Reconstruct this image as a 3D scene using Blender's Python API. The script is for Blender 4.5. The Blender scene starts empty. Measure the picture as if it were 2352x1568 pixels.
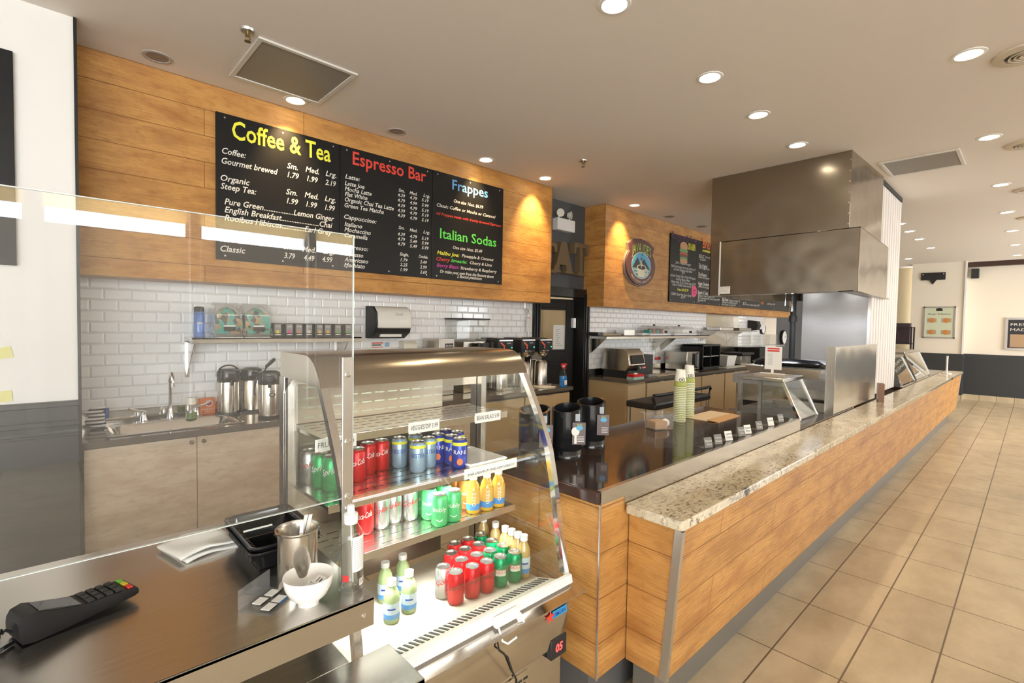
import bpy, bmesh, math, random
from mathutils import Vector, Matrix
random.seed(7)
PI = math.pi
scene = bpy.context.scene
C = scene.collection

# ------------------------------------------------------------------ camera
W_, H_ = 2352.0, 1568.0
YAW, PITCH, ROLL, F = 0.75740416, -0.03512583, 0.01690204, 1134.77713
CAM = Vector((0, 0, 1.66))
fw = Vector((math.sin(YAW)*math.cos(PITCH), math.cos(YAW)*math.cos(PITCH), math.sin(PITCH)))
rt = Vector((math.cos(YAW), -math.sin(YAW), 0)); up = rt.cross(fw)
cr, sr = math.cos(ROLL), math.sin(ROLL)
rt, up = cr*rt + sr*up, -sr*rt + cr*up
cd = bpy.data.cameras.new('camera'); cam = bpy.data.objects.new('camera', cd); C.objects.link(cam)
cd.sensor_width = 36; cd.lens = F/W_*36; cd.clip_start = .02; cd.clip_end = 100
cam.matrix_world = Matrix(((rt.x, up.x, -fw.x, CAM.x), (rt.y, up.y, -fw.y, CAM.y), (rt.z, up.z, -fw.z, CAM.z), (0, 0, 0, 1)))
scene.camera = cam
# measured photo points -> world points on a known plane
def ray(px, py): return rt*((px-W_/2)/F) + up*(-(py-H_/2)/F) + fw
def onz(px, py, z): d = ray(px, py); return CAM + d*((z-CAM.z)/d.z)
def ony(px, py, y): d = ray(px, py); return CAM + d*(y/d.y)
def onx(px, py, x): d = ray(px, py); return CAM + d*(x/d.x)

# ------------------------------------------------------------------ world, exposure
scene.view_settings.view_transform = 'Standard'; scene.view_settings.look = 'None'
scene.view_settings.gamma = 1.0; scene.view_settings.exposure = 0.45; scene.view_settings.use_curve_mapping = False
scene.cycles.transparent_max_bounces = 32
wd = bpy.data.worlds.new('daylight'); scene.world = wd; wd.use_nodes = True
bg = wd.node_tree.nodes['Background']; bg.inputs[0].default_value = (.93, .97, 1.0, 1); bg.inputs[1].default_value = 9.0

# daylight guides in the window openings (portals only steer sampling)
def portal(x0, x1, z0, z1, y):
    l = bpy.data.lights.new('window_portal', 'AREA'); l.shape = 'RECTANGLE'; l.size = x1-x0; l.size_y = z1-z0
    l.cycles.is_portal = True
    o = bpy.data.objects.new('window_portal', l); C.objects.link(o); o.location = ((x0+x1)/2, y, (z0+z1)/2)
    o.rotation_euler = (PI/2, 0, 0)
WINX = [(-8.2, -5.9), (-5.8, -3.5), (-3.4, -.55), (-.45, -.13), (-.03, 1.38), (1.48, 2.9), (3.0, 5.4), (5.5, 7.9), (8.0, 10.4), (10.5, 12.9), (13.0, 15.4)]
for a, b in WINX: portal(a, b, .35, 3.15, -5.05)

# ------------------------------------------------------------------ materials
def mat(name):
    m = bpy.data.materials.new(name); m.use_nodes = True
    return m, m.node_tree, m.node_tree.nodes['Principled BSDF']
_cache = {}
def simple(name, col, rough=.5, metal=0, emit=0, coat=0, spec=.5):
    if name in _cache: return _cache[name]
    m, t, p = mat(name)
    p.inputs['Base Color'].default_value = (*col, 1); p.inputs['Roughness'].default_value = rough
    p.inputs['Metallic'].default_value = metal; p.inputs['Coat Weight'].default_value = coat
    p.inputs['Specular IOR Level'].default_value = spec
    if emit:
        p.inputs['Emission Color'].default_value = (*col, 1); p.inputs['Emission Strength'].default_value = emit
    _cache[name] = m; return m
def nn(t, typ, **k):
    n = t.nodes.new(typ)
    for a, v in k.items(): setattr(n, a, v)
    return n
def coords(t, mode):
    """2-D surface coordinates in metres: 'wall' = (x+y, z), 'floor' = (x, y)"""
    g = nn(t, 'ShaderNodeNewGeometry'); s = nn(t, 'ShaderNodeSeparateXYZ'); t.links.new(g.outputs['Position'], s.inputs[0])
    c = nn(t, 'ShaderNodeCombineXYZ')
    if mode == 'wall':
        a = nn(t, 'ShaderNodeMath', operation='ADD'); t.links.new(s.outputs[0], a.inputs[0]); t.links.new(s.outputs[1], a.inputs[1])
        t.links.new(a.outputs[0], c.inputs[0]); t.links.new(s.outputs[2], c.inputs[1])
    else:
        t.links.new(s.outputs[0], c.inputs[0]); t.links.new(s.outputs[1], c.inputs[1])
    return c.outputs[0]
def mapping(t, vec, scale=(1, 1, 1), loc=(0, 0, 0)):
    m = nn(t, 'ShaderNodeMapping'); m.inputs['Scale'].default_value = scale; m.inputs['Location'].default_value = loc
    t.links.new(vec, m.inputs[0]); return m.outputs[0]
def noise(t, vec, scale, detail=4, rough=.6):
    n = nn(t, 'ShaderNodeTexNoise'); n.inputs['Scale'].default_value = scale; n.inputs['Detail'].default_value = detail
    n.inputs['Roughness'].default_value = rough
    if vec is not None: t.links.new(vec, n.inputs[0])
    return n.outputs['Fac']
def ramp(t, fac, stops):
    r = nn(t, 'ShaderNodeValToRGB'); e = r.color_ramp.elements
    while len(e) < len(stops): e.new(.5)
    for i, (p, c) in enumerate(stops): e[i].position = p; e[i].color = (*c, 1) if len(c) == 3 else c
    t.links.new(fac, r.inputs[0]); return r.outputs['Color']
def mixc(t, fac, a, b, bt='MIX'):
    m = nn(t, 'ShaderNodeMix', data_type='RGBA', blend_type=bt)
    if isinstance(fac, (int, float)): m.inputs[0].default_value = fac
    else: t.links.new(fac, m.inputs[0])
    for s, v in ((6, a), (7, b)):
        if isinstance(v, tuple): m.inputs[s].default_value = (*v, 1)
        else: t.links.new(v, m.inputs[s])
    return m.outputs[2]
def bump(t, p, h, strength=.3, dist=.01):
    b = nn(t, 'ShaderNodeBump'); b.inputs['Strength'].default_value = strength; b.inputs['Distance'].default_value = dist
    t.links.new(h, b.inputs['Height']); t.links.new(b.outputs[0], p.inputs['Normal'])
def brick(t, vec, w, h, mortar, offset=.5, smooth=.1, freq=2):
    b = nn(t, 'ShaderNodeTexBrick'); b.offset = offset; b.offset_frequency = freq; b.squash = 1
    b.inputs['Scale'].default_value = 1; b.inputs['Brick Width'].default_value = w; b.inputs['Row Height'].default_value = h
    b.inputs['Mortar Size'].default_value = mortar; b.inputs['Mortar Smooth'].default_value = smooth
    t.links.new(vec, b.inputs[0]); return b

def wood(name, c1, c2, c3, plank=.186, length=1.9, embossed=.9, rough=.42, loc=(0, 0, 0)):
    m, t, p = mat(name); v = mapping(t, coords(t, 'wall'), loc=loc)
    b = brick(t, v, length, plank, .0028, .37, .2); b.inputs['Color1'].default_value = (.2, .2, .2, 1); b.inputs['Color2'].default_value = (.8, .8, .8, 1)
    b.inputs['Mortar'].default_value = (.5, .5, .5, 1)
    gr = noise(t, mapping(t, v, (1.3, 42, 1)), 3.2, 6, .68)
    bl = noise(t, mapping(t, v, (1.1, 3.2, 1)), 2.6, 5, .6)
    mo = noise(t, mapping(t, v, (6, 12, 1)), 2.0, 3, .6)
    a = mixc(t, ramp(t, gr, [(.35, (0, 0, 0)), (.68, (1, 1, 1))]), c1, c2)
    a = mixc(t, ramp(t, bl, [(.42, (0, 0, 0)), (.72, (1, 1, 1))]), a, c3)
    a = mixc(t, ramp(t, mo, [(.52, (0, 0, 0)), (.75, (.75, .75, .75))]), a, c3)
    a = mixc(t, .10, a, b.outputs['Color'], 'OVERLAY')
    mf = ramp(t, b.outputs['Fac'], [(.2, (0, 0, 0)), (.8, (1, 1, 1))])
    a = mixc(t, mf, a, tuple(x*.80 for x in c3))
    t.links.new(a, p.inputs['Base Color']); p.inputs['Roughness'].default_value = rough
    hm = nn(t, 'ShaderNodeMath', operation='MULTIPLY_ADD'); t.links.new(b.outputs['Fac'], hm.inputs[0]); hm.inputs[1].default_value = -1.2
    g2 = noise(t, mapping(t, v, (2.2, 60, 1)), 2.2, 3, .6)
    t.links.new(g2, hm.inputs[2]); bump(t, p, hm.outputs[0], embossed, .006)
    return m
WOOD = wood('honey_wood_planks', (.64, .345, .105), (.52, .245, .06), (.37, .155, .038))
LAM = wood('pale_laminate', (.74, .65, .52), (.66, .55, .42), (.52, .40, .28), plank=5, length=9, embossed=.04, rough=.35, loc=(0, 1, 0))
CREAM = simple('cream_laminate', (.55, .40, .22), .45)

def tile_white():
    m, t, p = mat('white_subway_tile'); v = coords(t, 'wall')
    b = brick(t, v, .1545, .0775, .012, .5, 1.0)
    e = brick(t, v, .1545, .0775, .0016, .5, .1)
    c = mixc(t, e.outputs['Fac'], (.93, .94, .95), (.68, .68, .68))
    t.links.new(c, p.inputs['Base Color']); p.inputs['Roughness'].default_value = .09
    inv = nn(t, 'ShaderNodeMath', operation='MULTIPLY'); t.links.new(b.outputs['Fac'], inv.inputs[0]); inv.inputs[1].default_value = -1
    bump(t, p, inv.outputs[0], .9, .006); return m
TILE = tile_white()
def tile_floor():
    m, t, p = mat('beige_floor_tile'); v0 = coords(t, 'floor'); v = mapping(t, v0, (1, 1, 1), (-.263, -.273, 0))
    b = brick(t, v, .615, .302, .0042, 0, .1); b.inputs['Color1'].default_value = (.30, .30, .30, 1); b.inputs['Color2'].default_value = (.62, .62, .62, 1)
    cl = noise(t, mapping(t, v0, (1, 1.6, 1)), 2.6, 7, .62); ve = noise(t, v0, 9, 6, .7)
    a = mixc(t, ramp(t, cl, [(.38, (0, 0, 0)), (.72, (1, 1, 1))]), (.60, .50, .345), (.43, .345, .225))
    a = mixc(t, ramp(t, ve, [(.60, (0, 0, 0)), (.78, (.6, .6, .6))]), a, (.36, .27, .17))
    a = mixc(t, .22, a, b.outputs['Color'], 'OVERLAY')
    a = mixc(t, b.outputs['Fac'], a, (.16, .115, .075))
    t.links.new(a, p.inputs['Base Color']); p.inputs['Roughness'].default_value = .33
    inv = nn(t, 'ShaderNodeMath', operation='MULTIPLY_ADD'); t.links.new(b.outputs['Fac'], inv.inputs[0]); inv.inputs[1].default_value = -1; t.links.new(cl, inv.inputs[2])
    bump(t, p, inv.outputs[0], .25, .004); return m
FTILE = tile_floor()
def mulf(t, a, b):
    m = nn(t, 'ShaderNodeMath', operation='MULTIPLY'); t.links.new(a, m.inputs[0]); t.links.new(b, m.inputs[1]); return m.outputs[0]
def granite():
    m, t, p = mat('speckled_granite'); g = nn(t, 'ShaderNodeNewGeometry'); v = g.outputs['Position']
    w = mapping(t, v, (1, 1.5, 1.2))
    n1 = noise(t, w, 5, 6, .65); n2 = noise(t, mapping(t, v, (1, 1.9, 1.4)), 36, 8, .75); n3 = noise(t, w, 2.2, 5, .6); n4 = noise(t, mapping(t, v, (1, 1, 1), (3, 1, 0)), 60, 4, .7)
    a = mixc(t, ramp(t, n1, [(.40, (0, 0, 0)), (.62, (1, 1, 1))]), (.74, .66, .50), (.50, .43, .30))
    a = mixc(t, ramp(t, n4, [(.46, (0, 0, 0)), (.6, (.8, .8, .8))]), a, (.62, .55, .41))
    a = mixc(t, mulf(t, ramp(t, n2, [(.505, (0, 0, 0)), (.575, (1, 1, 1))]), ramp(t, noise(t, mapping(t, v, (1.2, 2, 1), (5, 2, 1)), 7, 3, .6), [(.40, (.15, .15, .15)), (.60, (1, 1, 1))])), a, (.13, .085, .055))
    pa = nn(t, 'ShaderNodeMath', operation='MULTIPLY'); t.links.new(ramp(t, n2, [(.45, (0, 0, 0)), (.56, (1, 1, 1))]), pa.inputs[0]); t.links.new(ramp(t, n3, [(.52, (0, 0, 0)), (.62, (1, 1, 1))]), pa.inputs[1])
    a = mixc(t, pa.outputs[0], a, (.30, .25, .19))
    bk = ramp(t, n3, [(.655, (0, 0, 0)), (.675, (1, 1, 1))]); a = mixc(t, bk, a, (.05, .035, .025))
    t.links.new(a, p.inputs['Base Color']); p.inputs['Roughness'].default_value = .12; return m
GRAN = granite()
def steel(name, rough=.25, col=(.60, .57, .53), streak='z', wav=.15, aniso=0):
    m, t, p = mat(name); g = nn(t, 'ShaderNodeNewGeometry')
    sc = {'z': (60, 60, 1.5), 'x': (1.5, 60, 60), 'y': (60, 1.5, 60)}[streak]
    n = noise(t, mapping(t, g.outputs['Position'], sc), 3, 3, .6); n2 = noise(t, g.outputs['Position'], 1.6, 2, .5)
    p.inputs['Metallic'].default_value = 1
    t.links.new(mixc(t, n, tuple(c*.92 for c in col), tuple(min(1, c*1.08) for c in col)), p.inputs['Base Color'])
    r = nn(t, 'ShaderNodeMapRange'); r.inputs[3].default_value = rough*.8; r.inputs[4].default_value = rough*1.25
    t.links.new(n, r.inputs[0]); t.links.new(r.outputs[0], p.inputs['Roughness'])
    bump(t, p, n2, wav, .05); return m
SS = steel('brushed_steel'); SSH = steel('hood_steel', .22, (.345, .30, .245), 'x', .5); SSC = steel('counter_steel', .24, (.56, .53, .48), 'x', .12)
SSM = steel('polished_steel', .10, (.66, .62, .57), 'x', .1); SSP = steel('splash_steel', .2, (.58, .54, .47), 'z', .25)
CHROME = simple('chrome', (.85, .85, .86), .11, 1)
ALU = simple('aluminium', (.72, .72, .72), .3, 1)
WHITEP = simple('white_paint', (.80, .79, .765), .6); CEIL = simple('ceiling_paint', (.82, .765, .71), .8)
FARP = simple('cream_wall_paint', (.84, .77, .66), .65); GREY = simple('grey_paint', (.085, .09, .097), .5); DADO = simple('charcoal_panel_paint', (.04, .043, .047), .45)
BLACKP = simple('black_paint', (.008, .008, .008), .35); BOARD = simple('black_board', (.009, .009, .010), .42, spec=.3)
BLK = simple('black_plastic', (.012, .012, .013), .16); BLKM = simple('black_matte_plastic', (.018, .018, .019), .5)
WHT = simple('white_plastic', (.84, .84, .83), .35); CHINA = simple('white_china', (.88, .87, .84), .12); OFFW = simple('ivory_plastic', (.78, .76, .66), .35)
PAPER = simple('paper', (.82, .81, .77), .8); INK = simple('ink_text', (.02, .02, .02), .7); GINK = simple('grey_print', (.35, .35, .36), .7)
REDINK = simple('red_print', (.65, .03, .03), .6); RED = simple('red_plastic', (.62, .015, .015), .3)
DKT = simple('dark_counter', (.035, .023, .017), .07); DKW = simple('dark_edge_wood', (.045, .018, .014), .2)
KRAFT = simple('kraft_paper', (.50, .30, .15), .8); BROWNB = simple('dark_brown', (.05, .02, .015), .4)
TXW = simple('white_lettering', (.78, .76, .70), .5); TXG = simple('grey_lettering', (.55, .55, .53), .5)
TXY = simple('yellow_lettering', (.85, .83, .06), .5); TXR = simple('red_lettering', (.72, .06, .04), .5); TXB = simple('blue_lettering', (.13, .38, .80), .5)
TXGR = simple('green_lettering', (.12, .68, .10), .5); TXM = simple('magenta_lettering', (.55, .05, .35), .5); TXO = simple('orange_lettering', (.80, .18, .03), .5); TXP = simple('purple_lettering', (.075, .015, .07), .5)
LIMEG = simple('lime_lettering', (.40, .62, .10), .5)
def glass(name, tint=(1, 1, 1), refl=1.0, rough=.0, alpha_extra=0.0):
    """thin clear pane: see-through plus a Fresnel mirror"""
    m = bpy.data.materials.new(name); m.use_nodes = True; t = m.node_tree; t.nodes.clear()
    o = nn(t, 'ShaderNodeOutputMaterial'); tr = nn(t, 'ShaderNodeBsdfTransparent'); tr.inputs[0].default_value = (*tint, 1)
    gl = nn(t, 'ShaderNodeBsdfGlossy'); gl.inputs['Roughness'].default_value = rough; gl.inputs[0].default_value = (refl, refl, refl, 1)
    ge = nn(t, 'ShaderNodeNewGeometry'); dt_ = nn(t, 'ShaderNodeVectorMath', operation='DOT_PRODUCT'); t.links.new(ge.outputs['Normal'], dt_.inputs[0]); t.links.new(ge.outputs['Incoming'], dt_.inputs[1])
    ab = nn(t, 'ShaderNodeMath', operation='ABSOLUTE'); t.links.new(dt_.outputs['Value'], ab.inputs[0]); iv = nn(t, 'ShaderNodeMath', operation='SUBTRACT'); iv.inputs[0].default_value = 1; t.links.new(ab.outputs[0], iv.inputs[1])
    pw_ = nn(t, 'ShaderNodeMath', operation='POWER'); t.links.new(iv.outputs[0], pw_.inputs[0]); pw_.inputs[1].default_value = 5; fr = nn(t, 'ShaderNodeMath', operation='MULTIPLY_ADD'); t.links.new(pw_.outputs[0], fr.inputs[0]); fr.inputs[1].default_value = .955; fr.inputs[2].default_value = .045
    mx = nn(t, 'ShaderNodeMixShader')
    t.links.new(fr.outputs[0], mx.inputs[0]); t.links.new(tr.outputs[0], mx.inputs[1]); t.links.new(gl.outputs[0], mx.inputs[2])
    last = mx.outputs[0]
    if alpha_extra:
        df = nn(t, 'ShaderNodeBsdfDiffuse'); df.inputs[0].default_value = (.8, .8, .8, 1); m2 = nn(t, 'ShaderNodeMixShader'); m2.inputs[0].default_value = alpha_extra
        t.links.new(last, m2.inputs[1]); t.links.new(df.outputs[0], m2.inputs[2]); last = m2.outputs[0]
    t.links.new(last, o.inputs[0]); return m
GLASS = glass('clear_glass', (.97, .985, .975)); GLASSD = glass('dusty_acrylic', (.97, .975, .975), alpha_extra=.02); PLAS = glass('clear_plastic', (.93, .93, .92), alpha_extra=.10)
GLBL = glass('blue_clear_plastic', (.25, .50, .85), alpha_extra=.10); GLLQ = glass('blue_liquid', (.02, .30, .75), alpha_extra=.05); GLJU = glass('apple_juice', (.85, .62, .22)); JUIS = simple('juice', (.55, .40, .12), .2)
BRONZEG = glass('smoked_glass', (.75, .70, .62))
def shade_mat(name, col, trans):
    m = bpy.data.materials.new(name); m.use_nodes = True; t = m.node_tree; t.nodes.clear(); o = nn(t, 'ShaderNodeOutputMaterial')
    a = nn(t, 'ShaderNodeBsdfDiffuse'); b = nn(t, 'ShaderNodeBsdfTranslucent'); x = nn(t, 'ShaderNodeMixShader'); x.inputs[0].default_value = trans
    a.inputs[0].default_value = (*col, 1); b.inputs[0].default_value = (*col, 1)
    t.links.new(a.outputs[0], x.inputs[1]); t.links.new(b.outputs[0], x.inputs[2]); t.links.new(x.outputs[0], o.inputs[0]); return m
SHADE = shade_mat('roller_shade', (.62, .58, .52), .28); VALANCE = shade_mat('cream_valance', (.95, .80, .52), .75)
def perf(name, col, hole, sx=.012, sy=.012, r=.3, rough=.5, metal=0):
    m, t, p = mat(name); v = nn(t, 'ShaderNodeTexVoronoi'); v.inputs['Randomness'].default_value = 0; v.inputs['Scale'].default_value = 1/sx
    g = nn(t, 'ShaderNodeNewGeometry'); t.links.new(g.outputs['Position'], v.inputs[0])
    t.links.new(mixc(t, ramp(t, v.outputs['Distance'], [(r, (1, 1, 1)), (r+.08, (0, 0, 0))]), col, hole), p.inputs['Base Color'])
    p.inputs['Roughness'].default_value = rough; p.inputs['Metallic'].default_value = metal; return m
VENTM = perf('perforated_vent', (.30, .28, .26), (.03, .03, .03), .0125, .0125, .33, .5)
FOIL = steel('foil', .25, (.8, .76, .68), 'x', .6)
def candy():
    m, t, p = mat('wrapped_cookies'); g = nn(t, 'ShaderNodeNewGeometry'); v = nn(t, 'ShaderNodeTexVoronoi'); v.inputs['Scale'].default_value = 30
    t.links.new(g.outputs['Position'], v.inputs[0]); s = nn(t, 'ShaderNodeSeparateColor'); t.links.new(v.outputs['Color'], s.inputs[0])
    c = ramp(t, s.outputs[0], [(0, (.03, .42, .34)), (.45, (.04, .50, .40)), (.5, (.55, .36, .15)), (.75, (.5, .32, .12)), (.8, (.03, .03, .03))])
    t.links.new(c, p.inputs['Base Color']); p.inputs['Roughness'].default_value = .25; return m
CANDY = candy()

# ------------------------------------------------------------------ mesh building
class MB:
    def __init__(s): s.v = []; s.f = []; s.m = []
    def add(s, vs, fs, m=0):
        o = len(s.v); s.v += [Vector(v) for v in vs]
        for f in fs: s.f.append([i+o for i in f]); s.m.append(m)
        return s
    def box(s, x0, x1, y0, y1, z0, z1, m=0):
        if x0 > x1: x0, x1 = x1, x0
        if y0 > y1: y0, y1 = y1, y0
        if z0 > z1: z0, z1 = z1, z0
        vs = [(x, y, z) for x in (x0, x1) for y in (y0, y1) for z in (z0, z1)]
        return s.add(vs, [(0, 1, 3, 2), (4, 6, 7, 5), (0, 4, 5, 1), (2, 3, 7, 6), (0, 2, 6, 4), (1, 5, 7, 3)], m)
    def hexa(s, p, m=0):   # 8 points: bottom 4 ccw, top 4 ccw
        return s.add(p, [(3, 2, 1, 0), (4, 5, 6, 7), (0, 1, 5, 4), (1, 2, 6, 5), (2, 3, 7, 6), (3, 0, 4, 7)], m)
    def prism(s, poly, axis, a, b, m=0):
        """poly: 2-D outline; axis x -> (y,z), y -> (x,z), z -> (x,y)"""
        def P(u, v, w): return {'x': (w, u, v), 'y': (u, w, v), 'z': (u, v, w)}[axis]
        n = len(poly); vs = [P(u, v, a) for u, v in poly] + [P(u, v, b) for u, v in poly]
        ar = sum(poly[i][0]*poly[(i+1) % n][1]-poly[(i+1) % n][0]*poly[i][1] for i in range(n))
        flip = (ar > 0) == (axis != 'y'); flip = flip if a < b else not flip
        A = list(range(n)); B = list(range(n, 2*n))
        fs = [A[::-1] if flip else A, B if flip else B[::-1]]
        for i in range(n):
            j = (i+1) % n; q = [i, j, n+j, n+i]; fs.append(q if flip else q[::-1])
        return s.add(vs, fs, m)
    def lathe(s, prof, c=(0, 0, 0), n=24, m=0, a0=0, a1=2*PI, axis='z'):
        full = abs(a1-a0-2*PI) < 1e-6; k = n if full else n+1; vs = []; c = Vector(c)
        for r, z in prof:
            for i in range(k):
                a = a0+(a1-a0)*i/n; p = (r*math.cos(a), r*math.sin(a), z)
                p = {'z': p, 'x': (p[2], p[0], p[1]), 'y': (p[1], p[2], p[0])}[axis]; vs.append(c+Vector(p))
        fs = []
        for j in range(len(prof)-1):
            for i in range(k if full else k-1):
                i2 = (i+1) % k; fs.append((j*k+i, j*k+i2, (j+1)*k+i2, (j+1)*k+i))
        return s.add(vs, fs, m)
    def cyl(s, c, r, h, n=20, m=0, axis='z', r2=None):
        r2 = r if r2 is None else r2; return s.lathe([(1e-4, 0), (r, 0), (r2, h), (1e-4, h)], c, n, m, axis=axis)
    def tube(s, pts, r, n=8, m=0):
        pts = [Vector(p) for p in pts]; vs = []; K = len(pts)
        for i, p in enumerate(pts):
            d = (pts[min(i+1, K-1)]-pts[max(i-1, 0)]).normalized(); a = Vector((0, 0, 1)) if abs(d.z) < .9 else Vector((1, 0, 0))
            u = d.cross(a).normalized(); w = d.cross(u); rr = r[i] if isinstance(r, (list, tuple)) else r
            for k in range(n): t = 2*PI*k/n; vs.append(p+u*rr*math.cos(t)+w*rr*math.sin(t))
        fs = [(i*n+k, i*n+(k+1) % n, (i+1)*n+(k+1) % n, (i+1)*n+k) for i in range(K-1) for k in range(n)]
        fs += [tuple(range(n)), tuple(range((K-1)*n, K*n))[::-1]]
        return s.add(vs, fs, m)
    def bar(s, a, b, w, d, m=0, side=(1, 0, 0)):
        """flat bar from a to b, w along side, d across"""
        a, b, side = Vector(a), Vector(b), Vector(side).normalized(); t = (b-a).normalized(); q = t.cross(side).normalized()
        P = lambda o, i, j: o+side*w*i/2+q*d*j/2
        return s.hexa([P(a, -1, -1), P(a, 1, -1), P(a, 1, 1), P(a, -1, 1), P(b, -1, -1), P(b, 1, -1), P(b, 1, 1), P(b, -1, 1)], m)
    def sheet(s, rows, m=0):
        k = len(rows[0]); vs = [p for r in rows for p in r]
        return s.add(vs, [(j*k+i, j*k+i+1, (j+1)*k+i+1, (j+1)*k+i) for j in range(len(rows)-1) for i in range(k-1)], m)
    def sphere(s, c, r, n=14, m=0, sz=1):
        return s.lathe([(max(1e-4, r*math.sin(PI*i/8)), -r*sz*math.cos(PI*i/8)) for i in range(9)], c, n, m)
    def xf(s, M, start=0):
        for i in range(start, len(s.v)): s.v[i] = M @ s.v[i]
        return s
    def text(s, body, O=None, R=None, U=None, h=.1, w=None, m=0, shear=0, bold=0, align='l', fn=None):
        vs, fs, wid = glyphs(body, shear, bold); sy = h/CAPH; sx = (w/wid) if w else sy
        off = 0 if align == 'l' else (-wid*sx/2 if align == 'c' else -wid*sx)
        if fn is None:
            O, R, U = Vector(O), Vector(R).normalized(), Vector(U).normalized(); fn = lambda u, v: O+R*u+U*v
        return s.add([fn(x*sx+off, y*sy) for x, y in vs], fs, m)
    def build(s, name, mats, parent=None, local=False, smooth=True, bevel=0, seg=2, ang=35, loc=None):
        me = bpy.data.meshes.new(name); off = Vector((0, 0, 0))
        if parent is not None and not local: off = wloc(parent)
        if loc is not None: off = Vector(loc)
        me.from_pydata([tuple(v-off) for v in s.v], [], s.f)
        ms = mats if isinstance(mats, (list, tuple)) else [mats]
        for mm in ms: me.materials.append(mm)
        if len(ms) > 1: me.polygons.foreach_set('material_index', s.m)
        if smooth:
            me.polygons.foreach_set('use_smooth', [True]*len(me.polygons)); me.set_sharp_from_angle(angle=math.radians(ang))
        me.update(); o = bpy.data.objects.new(name, me); C.objects.link(o)
        if parent is not None: o.parent = parent
        if loc is not None: o.location = loc
        if bevel:
            b = o.modifiers.new('bevel', 'BEVEL'); b.width = bevel; b.segments = seg; b.limit_method = 'ANGLE'; b.angle_limit = math.radians(40)
        return o
def wloc(o):
    v = Vector(o.location)
    while o.parent: o = o.parent; v += o.location
    return v
_gl = {}; CAPH = .69
def glyphs(body, shear, bold):
    k = (body, shear, bold)
    if k not in _gl:
        cu = bpy.data.curves.new('t', 'FONT'); cu.body = body; cu.shear = shear; cu.offset = bold; cu.resolution_u = 2
        ob = bpy.data.objects.new('t', cu); me = bpy.data.meshes.new_from_object(ob)
        vs = [(v.co.x, v.co.y) for v in me.vertices]; fs = [list(p.vertices) for p in me.polygons]
        xs = [v[0] for v in vs] or [0, 1]; x0 = min(xs); vs = [(x-x0, y) for x, y in vs]
        _gl[k] = (vs, fs, max(xs)-x0); bpy.data.objects.remove(ob); bpy.data.meshes.remove(me); bpy.data.curves.remove(cu)
    return _gl[k]
_, _, _w = glyphs('H', 0, 0); CAPH = max(v[1] for v in _gl[('H', 0, 0)][0])

def tag(o, label, cat, group=None):
    o['label'] = label; o['category'] = cat
    if group: o['group'] = group
    return o
def thing(name, label, cat, loc=(0, 0, 0), group=None, rz=0):
    o = bpy.data.objects.new(name, None); C.objects.link(o); o.location = loc; o.rotation_euler = (0, 0, rz); o.empty_display_size = .05
    return tag(o, label, cat, group)
def solo(name, mb, mats, label, cat, group=None, **k):
    xs = [v.x for v in mb.v]; ys = [v.y for v in mb.v]; zs = [v.z for v in mb.v]
    o = mb.build(name, mats, loc=((min(xs)+max(xs))/2, (min(ys)+max(ys))/2, min(zs)), **k); return tag(o, label, cat, group)
def struct(name, mb, mats, parent=None, **k):
    o = mb.build(name, mats, parent, **k)
    if parent is None: o['kind'] = 'structure'
    return o
def dup(root, loc, rz=None, label=None, group=None):
    r = root.copy(); C.objects.link(r); r.location = loc
    if rz is not None: r.rotation_euler = (0, 0, rz)
    if label: r['label'] = label
    if group: r['group'] = group
    for ch in list(root.children):
        c = ch.copy(); C.objects.link(c); c.parent = r
        for g in ch.children:
            d = g.copy(); C.objects.link(d); d.parent = c
    return r

# ================================================================== SETTING
CZ = 3.35
struct('floor', MB().box(-8.6, 18, -5.3, 7.5, -.1, 0), FTILE)
struct('ceiling', MB().box(-8.6, 18, -5.3, 7.5, CZ, CZ+.1), CEIL)
wb = MB().box(-4.5, 4.62, 4.5, 4.65, 0, CZ, 0).box(5.72, 18, 4.5, 4.65, 0, CZ, 0).box(4.62, 5.72, 4.5, 4.65, 2.12, CZ, 0)
struct('wall_back', wb, GREY)
struct('trim_1', MB().box(-.5, 4.6, 4.49, 4.5, 0, 1.95), TILE)                 # white tile behind the sink counter
struct('trim_2', MB().box(5.75, 12.6, 4.49, 4.5, 0, 1.95), TILE)
struct('wall_left', MB().box(-8.6, -8.5, -5.3, 4.5, 0, CZ), WHITEP)
struct('wall_backroom', MB().box(3.0, 7.5, 6.9, 7.0, 0, CZ).box(3.0, 3.1, 4.65, 6.9, 0, CZ).box(7.4, 7.5, 4.65, 6.9, 0, CZ), FARP)
# partition at the left: white above, charcoal panel below, black edge
pw = MB().box(-8.5, .135, 3.80, 3.92, 1.17, CZ); struct('wall_partition', pw, WHITEP)
pd = MB().box(-8.5, .135, 3.78, 3.93, 0, 1.15).box(-8.5, .14, 3.755, 3.94, 1.15, 1.18).box(-8.5, .138, 3.765, 3.93, 1.04, 1.07).box(-8.5, .138, 3.765, 3.93, .98, .995)
struct('trim_3', pd, DADO, bevel=.004)
struct('trim_4', MB().box(.135, .150, 3.79, 3.93, 0, CZ), BLACKP)
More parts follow.
